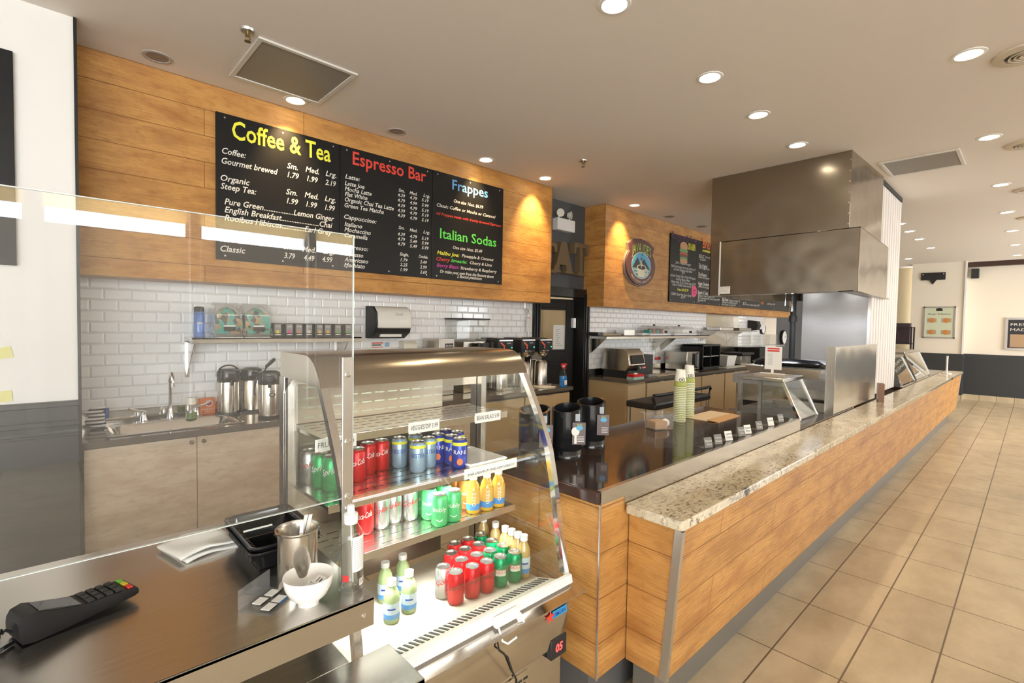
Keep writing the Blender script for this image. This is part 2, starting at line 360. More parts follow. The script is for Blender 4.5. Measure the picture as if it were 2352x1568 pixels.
# far wall: pilaster section, main wall, recess
struct('wall_right', MB().box(16.5, 16.7, -5.3, 1.19, 1.12, CZ).box(16.05, 16.7, 1.19, 2.20, 1.12, CZ), FARP)
struct('trim_5', MB().box(16.48, 16.7, -5.3, 1.17, .13, 1.12).box(16.03, 16.7, 1.17, 2.20, .13, 1.12).box(16.47, 16.7, -5.3, 1.16, 1.0, 1.02).box(16.02, 16.7, 1.16, 2.2, 1.0, 1.02), DADO)
struct('baseboard_right', MB().box(16.46, 16.7, -5.3, 1.15, 0, .13).box(16.01, 16.7, 1.15, 2.20, 0, .13), FTILE)
struct('trim_6', MB().box(16.02, 16.06, 1.165, 1.20, 1.12, CZ), WHT)
struct('wall_recess', MB().box(16.9, 17.0, 2.20, 4.5, 0, CZ), simple('beige_wall_paint', (.62, .52, .35), .6))
struct('trim_7', MB().box(16.36, 16.5, -5.3, 1.17, 3.235, 3.35), BROWNB)
# window wall behind the camera; left-end bays added unseen for more daylight
ww = MB().box(-8.6, 18, -5.3, -5.0, 0, .35, 0).box(-8.6, 18, -5.3, -5.0, 3.15, CZ, 0)
ed = [-8.6] + [v for a in WINX for v in a] + [18]
for i in range(0, len(ed), 2): ww.box(ed[i], ed[i+1], -5.25, -5.0, .35, 3.15)
struct('wall_front', ww, WHITEP)
for i, (a, b) in enumerate(WINX):
    w = MB()
    for (x0, x1, z0, z1) in ((a, b, .35, .40), (a, b, 3.10, 3.15), (a, a+.04, .40, 3.10), (b-.04, b, .40, 3.10)): w.box(x0, x1, -5.14, -5.08, z0, z1)
    o = struct('window_%d' % (i+1), w, ALU)
    MB().box(a+.02, b-.02, -5.04, -5.035, 2.88, 3.14).build('valance', VALANCE, o)
    if 2 < i < 9: MB().box(a+.03, b-.03, -5.055, -5.05, .36, 2.71).build('roller_shade', SHADE, o)
# door to the back room
dt = MB().box(4.60, 4.71, 4.44, 4.66, 0, 2.05).box(5.62, 5.75, 4.44, 4.66, 0, 2.05).box(4.60, 5.75, 4.44, 4.66, 2.05, 2.17)
for x0, x1 in ((4.625, 4.645), (4.675, 4.69), (5.64, 5.655), (5.695, 5.73)): dt.box(x0, x1, 4.425, 4.44, 0, 2.1)
struct('trim_8', dt, BLACKP, bevel=.004)
hinge = Vector((5.60, 4.62, 0)); dr = thing('door_1', 'x', 'door', hinge, rz=math.radians(-16))
for k in ('label', 'category'): del dr[k]
dr['kind'] = 'structure'
D = MB(); D.box(-.90, -.78, 0, .045, .02, 2.03).box(-.12, 0, 0, .045, .02, 2.03).box(-.78, -.12, 0, .045, .02, .25).box(-.78, -.12, 0, .045, 1.12, 1.28).box(-.78, -.12, 0, .045, 1.90, 2.03).box(-.78, -.12, .015, .03, .25, 1.12)
for (x0, x1, z0, z1) in ((-.76, -.14, 1.28, 1.31), (-.76, -.14, 1.87, 1.90), (-.78, -.75, 1.28, 1.90), (-.15, -.12, 1.28, 1.90), (-.76, -.14, .25, .28), (-.76, -.14, 1.09, 1.12), (-.78, -.75, .25, 1.12), (-.15, -.12, .25, 1.12)): D.box(x0, x1, -.008, .0, z0, z1)
D.build('door_panel', BLACKP, dr, local=True, bevel=.003)
MB().box(-.78, -.12, .02, .025, 1.28, 1.90).build('door_glass', BRONZEG, dr, local=True)
MB().cyl((.01, -.02, 1.62), .013, .14, 12).box(-.05, .0, -.012, -.004, 1.62, 1.76).build('hinge', ALU, dr, local=True)
MB().cyl((.01, -.02, .28), .013, .14, 12).box(-.05, .0, -.012, -.004, .28, .42).build('hinge', ALU, dr, local=True)
def rotz(p, a): return Vector((p[0]*math.cos(a)-p[1]*math.sin(a), p[0]*math.sin(a)+p[1]*math.cos(a), p[2]))
for x0, x1, z0, z1, red, lb in ((-.77, -.58, 1.30, 1.66, 1, 'cream paper notice with red top edge taped inside the black door'), (-.34, -.14, 1.30, 1.66, 0, 'cream printed list taped to the right side of the black door glass')):
    n = MB().box(x0, x1, .011, .013, z0, z1, 0)
    if red: n.box(x0, x1, .0105, .011, z1-.012, z1, 1)
    for k in range(9 if not red else 5): n.box(x0+.04, x0+.04+random.uniform(.05, .12), .0104, .011, z1-.07-k*.028, z1-.064-k*.028, 2)
    M = Matrix.Rotation(math.radians(-16), 4, 'Z'); n.xf(M); n.xf(Matrix.Translation(hinge))
    solo('door_notice', n, [PAPER, REDINK, GINK], lb, 'notice', 'notices on the door')

t = thing('added_backroom_light', 'added ceiling light brightening the back room behind the black door', 'ceiling light', (5.2, 5.9, CZ))  # added lamp, lifts the dark back room; no such fitting is visible
MB().box(-.5, .5, -.15, .15, -.05, 0).build('diffuser', simple('backroom_diffuser', (1, .93, .75), .5, emit=25), t, local=True)
# soffits clad in wood
struct('trim_9', MB().box(.14, 4.56, 4.15, 4.5, 1.93, CZ), WOOD)
struct('trim_10', MB().box(5.66, 13.36, 4.15, 4.5, 1.93, CZ), WOOD)
struct('trim_11', MB().box(4.556, 4.563, 4.143, 4.15, 1.93, CZ).box(5.657, 5.664, 4.143, 4.15, 1.93, CZ), simple('wood_edge', (.30, .16, .06), .5))

# ================================================================== CEILING FITTINGS
def downlight(px, label, loc, lit, deep=False, power=28, warm=(1, .72, .40), spot=70, wash=False):
    t = thing('recessed_downlight', label, 'ceiling light', (loc[0], loc[1], CZ), 'recessed ceiling downlights')
    r = .062
    MB().lathe([(r, .012), (r, -.002), (r+.006, -.006), (r+.022, -.004), (r+.024, 0)], n=28).build('trim_ring', WHT if lit else simple('grey_ring', (.45, .42, .40), .5), t, local=True)
    return t, r
LON = simple('lit_lamp_face', (1, .90, .70), .5, emit=14.0); LOFF = simple('unlit_lamp_face', (.22, .20, .19), .3)
EYE = simple('lit_reflector', (1, .84, .55), .4, emit=2.2)
lights = [  # x, y, lit, style, power
 (.55, 3.97, 0, 'e', 0, 'unlit downlight nearest the left partition, above the menu wall'),
 (1.42, 3.97, 1, 'e', 30, 'lit downlight below the large vent, washing the wood over the coffee menu'),
 (2.29, 3.96, 0, 'e', 0, 'unlit downlight above the middle of the espresso menu panel'),
 (3.33, 3.96, 1, 'e', 30, 'lit downlight above the right end of the black menu boards'),
 (4.22, 3.95, 1, 'e', 45, 'lit downlight at the right end of the left wood soffit'),
 (6.01, 3.91, 1, 'e', 40, 'lit downlight above the round coffee logo sign'),
 (6.98, 3.92, 0, 'e', 0, 'unlit downlight above the burger menu, nearer the logo'),
 (8.03, 3.905, 0, 'e', 0, 'unlit downlight above the burger menu, beside the steel hood'),
 (2.20, 1.585, 1, 'd', 22, 'lit downlight at the very top edge of the view'),
 (3.29, 1.575, 1, 'd', 22, 'lit downlight second from the top in the middle row'),
 (4.13, 1.57, 1, 'r', 22, 'lit downlight third in the middle row, bulb showing'),
 (5.05, 1.565, 1, 'd', 22, 'lit downlight just in front of the steel hood'),
 (4.115, .34, 1, 'r', 25, 'large lit downlight near the top right beside the round vent'),
 (5.975, .336, 1, 'r', 25, 'lit downlight in the aisle row above the right grille'),
 (7.98, .331, 1, 'd', 25, 'third lit downlight along the aisle row'),
 (9.85, .334, 1, 'd', 25, 'fourth lit downlight along the aisle row'),
 (11.71, .329, 1, 'd', 25, 'fifth lit downlight along the aisle row'),
 (13.60, .324, 1, 'd', 25, 'sixth lit downlight along the aisle row'),
 (15.46, .334, 1, 'd', 25, 'farthest lit downlight of the aisle row, near the brown beam'),
 (9.86, 1.535, 1, 'd', 22, 'lit downlight just right of the white partition'),
 (10.70, 1.53, 1, 'd', 22, 'second lit downlight beyond the white partition'),
 (11.72, 1.53, 1, 'd', 22, 'third lit downlight beyond the white partition'),
 (13.09, 1.52, 1, 'd', 22, 'fourth lit downlight beyond the white partition'),
 (14.75, 2.11, 1, 'd', 22, 'farthest lit downlight beyond the white partition, above the recess')]
for x, y, lit, st, pw, lb in lights:
    t, r = downlight(0, lb, (x, y), lit)
    if lit and st == 'r':
        MB().lathe([(r, -.001), (r*.85, -.001), (r*.5, -.0005)], n=28).build('reflector', EYE, t, local=True)
        MB().cyl((0, 0, -.016), .024, .016, 20).build('bulb', LON, t, local=True)
    elif lit:
        MB().cyl((0, 0, -.003), r*.93, .003, 28).build('lamp_face', LON, t, local=True)
    else:
        MB().lathe([(r, -.002), (r*.7, -.001), (r*.62, -.003), (r*.3, -.002), (1e-4, -.002)], n=28).build('lamp_face', LOFF, t, local=True)
    if lit:
        l = bpy.data.lights.new('downlight_beam', 'SPOT'); l.energy = pw*(2.2 if st == 'e' else 1); l.color = (1, .66, .30) if st == 'e' else (1, .78, .48); l.spot_size = math.radians(72 if st == 'e' else 120)
        l.spot_blend = 1.0; l.shadow_soft_size = .03
        o = bpy.data.objects.new('downlight_beam', l); C.objects.link(o); o.parent = t; o.location = (0, 0, -.025)
        if st == 'e': o.rotation_euler = (math.radians(20), 0, 0)
def vent(x0, x1, y0, y1, label):
    t = thing('air_return_grille', label, 'vent', ((x0+x1)/2, (y0+y1)/2, CZ)); f = .03; z0, z1 = CZ-.012, CZ
    MB().box(x0, x1, y0, y0+f, z0, z1).box(x0, x1, y1-f, y1, z0, z1).box(x0, x0+f, y0+f, y1-f, z0, z1).box(x1-f, x1, y0+f, y1-f, z0, z1).build('frame', simple('grille_frame', (.72, .70, .66), .5), t, bevel=.003)
    MB().box(x0+f, x1-f, y0+f, y1-f, CZ-.006, CZ-.001).build('grille', VENTM, t)
vent(.945, 1.575, 3.24, 3.89, 'large square perforated ceiling grille above the coffee menu')
vent(6.14, 6.76, .54, 1.15, 'square perforated ceiling grille right of the steel hood')
def roundvent(x, y, label):
    t = thing('round_air_diffuser', label, 'vent', (x, y, CZ), 'round ceiling diffusers')
    MB().lathe([(.15, 0), (.15, -.012), (.10, -.02), (.095, 0)], n=32).build('outer_ring', simple('diffuser_cream', (.66, .58, .46), .5), t, local=True)
    m = MB().cyl((0, 0, -.004), .095, .003, 28, 1)
    for rr in (.075, .05, .025): m.lathe([(rr, -.004), (rr+.004, -.022), (rr-.004, -.022), (rr-.008, -.004)], n=24, m=0)
    m.build('louvre_rings', [simple('diffuser_cream', (.66, .58, .46)), BLKM], t, local=True)
roundvent(4.33, .10, 'round ceiling diffuser cut by the right edge, nearest the camera')
roundvent(6.40, .11, 'second round ceiling diffuser at the right edge')
roundvent(8.45, .10, 'third round ceiling diffuser at the right edge')
roundvent(10.5, .10, 'farthest round ceiling diffuser at the right edge')
def sprinkler(x, y, label):
    t = thing('fire_sprinkler', label, 'sprinkler', (x, y, CZ), 'ceiling sprinklers')
    MB().lathe([(.04, 0), (.036, -.012), (.012, -.014), (1e-4, -.014)], n=24).build('escutcheon', ALU, t, local=True)
    m = MB().cyl((0, 0, -.04), .009, .028, 12); m.tube([(-.011, 0, -.03), (-.013, 0, -.05), (0, 0, -.066)], .003).tube([(.011, 0, -.03), (.013, 0, -.05), (0, 0, -.066)], .003)
    m.cyl((0, 0, -.069), .018, .003, 14); m.build('sprinkler_head', simple('brass_dark', (.35, .25, .14), .3, 1), t, local=True)
sprinkler(.88, 3.22, 'brass sprinkler head beside the large square grille'); sprinkler(4.03, 3.245, 'brass sprinkler head in front of the steel hood, mid ceiling')

# ================================================================== MENU BOARDS
def crop(ox, oy, s): return lambda x, y: (ox+x*s, oy+y*s)
cA = crop(480, 230, 800/2352)
YB = 4.128
def board(name, label, px0, px1, z0=2.10, z1=3.165, x0=None, x1=None, y=4.13):
    x0 = x0 if x0 is not None else ony(*px0, y).x; x1 = x1 if x1 is not None else ony(*px1, y).x
    t = thing('menu_board', label, 'menu board', ((x0+x1)/2, 4.149, z0), 'black menu panels')
    MB().box(x0+.002, x1-.002, y, 4.149, z0, z1).build('panel', BOARD, t, bevel=.002)
    m = MB()
    for x in (x0+.06, (x0+x1)/2, x1-.06):
        m.lathe([(1e-4, -.003), (.006, -.002), (.007, 0)], (x, y, z0+.03), 10, axis='y'); m.lathe([(1e-4, -.003), (.006, -.002), (.007, 0)], (x, y, z1-.03), 10, axis='y')
    m.build('screws', ALU, t); return t
S1 = ony(781, 400, 4.13).x; S2 = ony(993, 480, 4.13).x; S3 = 3.737
bd1 = board('', 'black menu panel headed Coffee & Tea, leftmost on the wood soffit', 0, 0, x0=.914, x1=S1)
bd2 = board('', 'black menu panel headed Espresso Bar, middle of the left three', 0, 0, x0=S1, x1=S2)
bd3 = board('', 'black menu panel headed Frappes and Italian Sodas', 0, 0, x0=S2, x1=S3)
def line(mb, c, s, x0, y0, x1, y1, h=None, k=1.0, y=YB, shear=.25, bold=.012, m=0):
    a = ony(*c(x0, y0), y); b = ony(*c(x1, y1), y); w = b.x-a.x; z = (a.z+b.z)/2
    vs, fs, wid = glyphs(s, shear, bold); hh = h if h else w/wid*CAPH
    mb.text(s, (a.x, y, z), (1, 0, 0), (0, 0, 1), hh, w, m, shear, bold)
def body(c, rows, bd, mats, name='menu_text', **k):
    for r in rows:      # every printed line is a part of its board
        mb = MB(); line(mb, c, *r[:5], **k); mb.build(name, mats, bd, smooth=False)
body(cA, [('Coffee & Tea', 155, 262, 822, 412)], bd1, TXY, 'heading', shear=0, bold=.016, h=.13)
R1 = [('Coffee:', 88, 362, 250, 388), ('Gourmet brewed', 85, 425, 465, 503), ('Sm.', 527, 458, 600, 472), ('Med.', 652, 483, 743, 500), ('Lrg.', 788, 510, 860, 525),
 ('1.79', 530, 520, 607, 532), ('1.99', 662, 545, 735, 558), ('2.19', 785, 570, 857, 583), ('Organic', 78, 542, 275, 575), ('Steep Tea:', 78, 598, 320, 635),
 ('Sm.', 520, 635, 596, 645), ('Med.', 646, 658, 738, 668), ('Lrg.', 782, 680, 855, 692), ('1.99', 525, 697, 602, 706), ('1.99', 656, 718, 730, 728), ('1.99', 784, 740, 850, 748),
 ('Pure Green..................Lemon Ginger', 105, 705, 845, 815), ('English Breakfast.......................Chai', 105, 760, 833, 860), ('Rooibos Hibiscus..............Earl Grey', 105, 812, 830, 910),
 ('Hot Chocolate:', 77, 955, 420, 990), ('Classic', 77, 1020, 246, 1034), ('Sm.', 502, 1003, 577, 1012), ('Med.', 630, 1022, 720, 1030), ('Lrg.', 772, 1035, 845, 1042),
 ('3.79', 507, 1065, 582, 1072), ('4.49', 640, 1080, 712, 1086), ('4.99', 765, 1090, 833, 1095)]
body(cA, R1, bd1, TXW, h=.043)
body(cA, [('Espresso Bar', 970, 432, 1465, 552)], bd2, TXR, 'heading', shear=0, bold=.016, h=.108)
R2 = [('Latte:', 920, 530, 1020, 545), ('Latte Joe', 917, 575, 1050, 597), ('Mocha Latte', 917, 612, 1098, 643), ('Flat White', 917, 648, 1070, 673), ('Organic Chai Tea Latte', 917, 685, 1248, 742), ('Green Tea Matcha', 915, 722, 1180, 767),
 ('Cappuccino:', 912, 800, 1132, 832), ('Italiano', 915, 850, 1035, 865), ('Mochaccino', 915, 885, 1092, 910), ('Caramella', 915, 920, 1070, 945), ('Espresso:', 915, 1000, 1075, 1020), ('Espresso', 915, 1050, 1042, 1062), ('Americano', 915, 1088, 1075, 1102), ('Machiato', 912, 1122, 1053, 1138)]
body(cA, R2, bd2, TXW, h=.036)
R2b = []
for ys, lab in (((617, 636, 652), ('Sm.', 'Med.', 'Lrg.')), ((868, 885, 898), ('Sm.', 'Med.', 'Lrg.'))):
    for (x0, x1), yy, s in zip(((1280, 1320), (1355, 1406), (1448, 1490)), ys, lab): R2b.append((s, x0, yy, x1, yy+7))
P5 = [('4.39', '4.79', '5.19'), ('4.79', '4.99', '5.99'), ('4.39', '4.79', '5.19'), ('4.39', '4.79', '5.19'), ('4.39', '4.79', '5.19'), ('4.39', '4.79', '5.19'), ('4.79', '5.49', '5.99'), ('4.79', '5.49', '5.99')]
YR = [(650, 668, 683), (684, 702, 717), (718, 737, 751), (753, 770, 783), (786, 804, 817), (912, 928, 940), (945, 960, 972), (978, 992, 1003)]
for pr_, yy in zip(P5, YR):
    for (x0, x1), y_, s in zip(((1274, 1324), (1356, 1405), (1436, 1483)), yy, pr_): R2b.append((s, x0, y_, x1, y_+7))
R2b += [('Single.', 1288, 1048, 1348, 1055), ('Double.', 1417, 1063, 1478, 1070), ('1.79', 1293, 1086, 1341, 1092), ('2.49', 1425, 1100, 1471, 1106), ('2.25', 1290, 1118, 1341, 1124), ('2.99', 1425, 1134, 1471, 1140), ('1.99', 1292, 1152, 1341, 1158), ('2.69', 1425, 1168, 1471, 1173)]
body(cA, R2b, bd2, TXW, 'prices', h=.029)
body(cA, [('Frappes', 1643, 606, 1883, 655)], bd3, TXB, 'heading', shear=0, bold=.010, h=.098)
body(cA, [('Italian Sodas', 1560, 930, 1940, 990)], bd3, TXGR, 'heading', shear=0, bold=.010, h=.096)
body(cA, [('One size 16oz. $6.99', 1653, 690, 1852, 732), ('Classic Coffee or Mocha or Caramel', 1538, 718, 1935, 797), ('One size 16oz. $5.49', 1647, 1003, 1845, 1030), ('Pineapple & Coconut', 1707, 1060, 1922, 1086), ('Cherry & Lime', 1762, 1107, 1910, 1122), ('Strawberry & Raspberry', 1697, 1142, 1943, 1167), ('Or make your own from the flavours above', 1560, 1165, 1922, 1200), ('2 flavour maximum', 1675, 1198, 1842, 1214)], bd3, TXW, h=.031)
body(cA, [('All Frappes made with freshly brewed Espresso', 1532, 770, 1972, 857)], bd3, TXR, 'red_text', h=.026)
body(cA, [('Malibu Joe:', 1540, 1040, 1690, 1058)], bd3, TXY, 'yellow_text', h=.036); body(cA, [('Cherry', 1535, 1080, 1627, 1092)], bd3, TXR, 'red_text', h=.036)
body(cA, [('limeade:', 1635, 1092, 1743, 1104)], bd3, TXGR, 'green_text', h=.034); body(cA, [('Berry Blast:', 1537, 1123, 1690, 1140)], bd3, TXM, 'magenta_text', h=.034)
# right-hand boards
cB = crop(1500, 500, 360/2352)
X0 = 7.42; T1 = ony(1602, 560, 4.13).x; T2 = ony(1655, 700, 4.13).x; T3 = ony(1738, 710, 4.13).x; T4 = 13.2
bd4 = board('', 'black menu panel with a burger picture, headed Burgers & Fries', 0, 0, 2.07, 3.19, x0=X0, x1=T1)
bd5 = board('', 'black menu panel with orange heading Breakfast, partly behind the hood', 0, 0, 2.07, 3.19, x0=T1, x1=T2)
bd6 = board('', 'black menu panel whose lower lines show beneath the hood', 0, 0, 2.07, 3.19, x0=T2, x1=T3)
bd7 = board('', 'black menu panel at the right end of the far soffit', 0, 0, 2.07, 3.19, x0=T3, x1=T4)
body(cB, [('Burgers & Fries', 285, 310, 665, 395)], bd4, TXP, 'heading', shear=0, bold=.010, h=.11)
body(cB, [("Joe's Original Burger", 335, 685, 570, 722), ('Build your burger your way with any of', 275, 735, 637, 795), ('our fresh toppings listed below', 310, 785, 590, 828), ('$7.99', 432, 845, 472, 850), ('Lettuce Tomato Onion Pickle Hot Peppers', 262, 880, 640, 925), ('Ketchup Mustard Mayo', 345, 935, 555, 960), ('Bacon extra $1.50 Cheese extra $1.00', 275, 970, 637, 1015), ('Swiss or Cheddar Cheese extra $1.50', 290, 1015, 600, 1050), ('COMBO: Burger Fries, Pop or Spring Water', 270, 1155, 625, 1190), ('$14.99', 418, 1208, 480, 1212)], bd4, TXG, h=.042)
body(cB, [('Fries Add $3.99', 365, 1090, 530, 1110)], bd4, TXY, 'yellow_text', h=.045); body(cB, [('ON A BUN', 528, 478, 632, 498)], bd4, TXY, 'yellow_text', h=.11, shear=0, bold=.02)
c0 = ony(*cB(462, 525), YB); bm = MB()
def ell(mb, cx, cz, rx, rz, y, m, n=24, a0=0, a1=2*PI):
    vs = [(cx, y, cz)]+[(cx+rx*math.cos(a0+(a1-a0)*i/n), y, cz+rz*math.sin(a0+(a1-a0)*i/n)) for i in range(n+1)]
    return mb.add(vs, [(0, i+1, i+2) for i in range(n)], m)
for i, (dz, rx, rz, m) in enumerate(((.10, .13, .085, 0), (.03, .15, .035, 1), (-.02, .145, .03, 2), (-.06, .15, .035, 3), (-.10, .14, .03, 1), (-.14, .13, .04, 0))): ell(bm, c0.x, c0.z+dz, rx, rz, YB-.0003*i, m)
bm.build('burger_picture', [simple('bun', (.55, .28, .12), .5), simple('lettuce', (.12, .32, .12), .5), simple('tomato', (.5, .08, .04), .5), simple('patty', (.16, .07, .04), .5)], bd4, smooth=False)
c0 = ony(*cB(617, 1103), YB); bm = MB(); ell(bm, c0.x, c0.z, .10, .10, YB-.001, 0); bm.box(c0.x-.05, c0.x+.05, YB-.002, YB-.0015, c0.z+.005, c0.z+.03, 1).box(c0.x-.03, c0.x+.03, YB-.002, YB-.0015, c0.z-.04, c0.z-.02, 1)
bm.build('pink_sticker', [simple('pink', (.80, .05, .22), .5), simple('dark_red', (.3, .02, .05), .5)], bd4, smooth=False)
body(cB, [('Breakfast', 745, 455, 1000, 512)], bd5, TXO, 'heading', shear=0, bold=.010, h=.16); body(cB, [('available all day', 742, 510, 990, 560)], bd5, TXY, 'yellow_text', h=.05)
body(cB, [('B.E.L.T.', 692, 600, 770, 612), ('The Original', 688, 735, 812, 760), ('The Western', 680, 870, 802, 888), ('Veggie Omelette', 677, 1005, 840, 1030), ('Bagels & Toast', 672, 1140, 825, 1158)], bd5, TXW, h=.06)
body(cB, [('Bacon Egg Lettuce Tomato', 785, 615, 1010, 640), ('on toast $7.49', 702, 635, 790, 652), ('Bacon, eggs, home fries $9.99', 690, 765, 930, 800), ('onions and peppers $8.99', 680, 905, 900, 930), ('onions and red peppers $8.99', 678, 1045, 900, 1070), ('Bagel w/ Cream Cheese 3.49', 672, 1178, 920, 1205), ('BLT served with home fries 8.99', 672, 1215, 1000, 1245), ('Egg sandwich 4.99', 672, 1250, 790, 1258)], bd5, TXG, h=.038)
body(cB, [('Big Cheese', 1038, 1245, 1130, 1252)], bd6, TXW, h=.06); body(cB, [('Egg bacon cheddar 7.99', 1145, 1252, 1305, 1268), ('Cheese onion on Cheddar cheese 6.99', 1038, 1275, 1265, 1298), ('Hot Cheese on a bun 6.49', 1038, 1308, 1238, 1330)], bd6, TXG, h=.038)
body(cB, [('B.L.T.', 1350, 1305, 1392, 1310)], bd6, TXW, h=.06); body(cB, [('Bacon, lettuce, tomato $7.99', 1397, 1310, 1597, 1330)], bd6, TXG, h=.038)
body(cB, [('NEW', 1618, 1295, 1662, 1300)], bd7, TXO, 'orange_text', h=.10, shear=0); body(cB, [('add fries 3.99', 1710, 1305, 1830, 1312)], bd7, TXG, h=.04)
# left board on the partition
t = thing('menu_board', 'black wall board cut by the left edge on the white partition', 'menu board', (-1.0, 3.79, 1.94), 'black menu panels')
MB().box(-1.9, -.108, 3.775, 3.799, 1.93, 3.06).build('panel', BOARD, t, bevel=.002)
for x, z, a, lb in ((-.20, 1.32, .2, 'upper yellow sticky note on the white partition'), (-.17, 1.17, .05, 'lower yellow sticky note just above the charcoal panel')):
    p = ony(10, 810 if z > 1.2 else 920, 3.795)
    m = MB().box(-.045, .03, 0, .002, -.03, .03); m.xf(Matrix.Rotation(-a, 4, 'Y')); m.xf(Matrix.Translation((p.x, 3.796 if z > 1.2 else 3.795, max(p.z, 1.225))))
    solo('sticky_note', m, simple('sticky_yellow', (.75, .72, .32), .7), lb, 'note')

# logo sign
def logo():
    cx, cz, y = 6.515, 2.63, 4.095
    t = thing('logo_sign', 'oval raised coffee logo sign reading Java Joe\'s on the wood soffit', 'sign', (cx, 4.149, 2.35))
    out = [(cx+.40*math.cos(a), cz-.06+.30*math.sin(a)*1.0) for a in [PI*(1-.22)+ (PI*1.44)*i/30 for i in range(31)]]
    out += [(cx+.33, cz+.16), (cx+.35, cz+.24), (cx+.20, cz+.31), (cx, cz+.335), (cx-.20, cz+.31), (cx-.33, cz+.24), (cx-.31, cz+.16)]
    MB().prism(out, 'y', y, 4.149).build('sign_body', simple('sign_maroon', (.11, .035, .03), .45), t, bevel=.006)
    ri = [(cx+(u-cx)*1.03, cz+(v-cz)*1.03) for u, v in out]; MB().prism(ri, 'y', y+.02, 4.148).build('rim', simple('sign_rim', (.25, .24, .23), .4), t)
    g = MB(); yy = y-.002
    ell(g, cx, cz-.06, .265, .20, yy, 0); ell(g, cx, cz-.06, .255, .19, yy-.001, 1)
    g.add([(cx-.24, yy-.002, cz-.10), (cx-.11, yy-.002, cz+.06), (cx-.03, yy-.002, cz-.06), (cx+.06, yy-.002, cz+.05), (cx+.23, yy-.002, cz-.10)], [(0, 2, 1), (0, 4, 2), (2, 4, 3)], 2)
    for k in range(5): g.add([(cx-.24+.02*k, yy-.003, cz-.10-.022*k), (cx+.24-.02*k, yy-.003, cz-.10-.022*k), (cx+.235-.02*k, yy-.003, cz-.112-.022*k), (cx-.235+.02*k, yy-.003, cz-.112-.022*k)], [(0, 3, 2, 1)], 3 if k % 2 == 0 else 0)
    g.build('landscape', [simple('cream_print', (.70, .66, .50), .5), simple('sky_blue_print', (.10, .40, .62), .5), simple('mountain_print', (.03, .03, .035), .5), simple('leaf_green_print', (.10, .28, .08), .5)], t, smooth=False)
    c = MB(); c.add([(cx-.13, yy-.005, cz-.09), (cx+.13, yy-.005, cz-.09), (cx+.08, yy-.005, cz-.235), (cx-.08, yy-.005, cz-.235)], [(0, 3, 2, 1)], 0); ell(c, cx, cz-.09, .13, .045, yy-.006, 0); ell(c, cx, cz-.09, .105, .03, yy-.007, 1)
    c.lathe([(.035, 0), (.05, -.004), (.06, 0)], (cx+.12, yy-.005, cz-.15), 16, 0, axis='y')
    c.tube([(cx-.02, yy-.009, cz-.10), (cx-.005, yy-.009, cz-.05), (cx-.045, yy-.009, cz), (cx-.01, yy-.009, cz+.045), (cx+.03, yy-.009, cz+.03)], [.004, .013, .013, .009, .004], m=0)
    c.build('coffee_cup_picture', [simple('cream_print', (.70, .66, .50)), BLKM], t)
    n = MB(); n.text("JAVA JOE'S", fn=lambda u, v: Vector((cx+u*(1-.10*v), yy-.001, cz+.135+v*(1.0)-.8*u*u)), h=.135, w=.52, m=0, bold=.0, align='c'); n.build('green_name', LIMEG, t, smooth=False)
    def arc(u, v): a = -PI/2+u/.325; r = .325-v; return Vector((cx+r*math.cos(a)*1.05, yy-.001, cz-.055+r*math.sin(a)*.82))
    n = MB(); n.text('GREAT COFFEE - GREAT FOOD', fn=arc, h=.032, w=.62, m=0, align='c'); n.build('motto', simple('cream_print', (.7, .66, .5)), t, smooth=False)
logo()

# EAT letters and emergency light on the grey wall
LET = simple('rustic_brown_letter', (.17, .115, .06), .55)
def serif(kind, x0, x1, z0, z1):
    w, h = x1-x0, z1-z0; P = lambda u, v: (x0+u*w, z0+v*h)
    polys = {'A': [[(.0, .0), (.34, .0), (.34, .09), (.27, .09), (.31, .26), (.61, .26), (.66, .09), (.58, .09), (.58, 0), (1, 0), (1, .09), (.93, .09), (.62, 1), (.36, 1), (.08, .09), (0, .09)]],
             'T': [[(.28, 0), (.72, 0), (.72, .10), (.60, .10), (.60, .86), (.84, .86), (.90, .66), (1, .66), (1, 1), (0, 1), (0, .66), (.10, .66), (.16, .86), (.40, .86), (.40, .10), (.28, .10)]],
             'E': [[(0, 0), (1, 0), (1, .30), (.9, .30), (.82, .12), (.40, .12), (.40, .46), (.6, .46), (.62, .36), (.7, .36), (.7, .66), (.62, .66), (.6, .56), (.40, .56), (.40, .88), (.82, .88), (.9, .70), (1, .70), (1, 1), (0, 1), (0, .9), (.12, .9), (.12, .1), (0, .1)]]}[kind]
    return [P(u, v) for u, v in polys[0]]
for k, x0, x1, z1, z0 in (('E', 4.60, 4.95, 2.74, 2.34), ('A', 4.90, 5.34, 2.78, 2.36), ('T', 5.26, 5.62, 2.80, 2.35)):
    yy = (4.40, 4.495) if k == 'A' else (4.39, 4.495)
    if k == 'T': x0 += .05
    if k == 'A': x1 -= .03
    m = MB().prism(serif(k, x0, x1, z0, z1), 'y', yy[0], yy[1])
    solo('wall_letter', m, LET, 'large brown serif letter %s on the grey wall%s' % (k, ', mostly hidden by the soffit' if k == 'E' else ''), 'letter', 'letters spelling EAT', bevel=.004)
t = thing('emergency_light', 'white twin-head emergency light unit on the grey wall above the letters', 'emergency light', (5.14, 4.499, 2.93))
MB().box(4.96, 5.32, 4.40, 4.499, 2.93, 3.09).build('battery_box', WHT, t, bevel=.006)
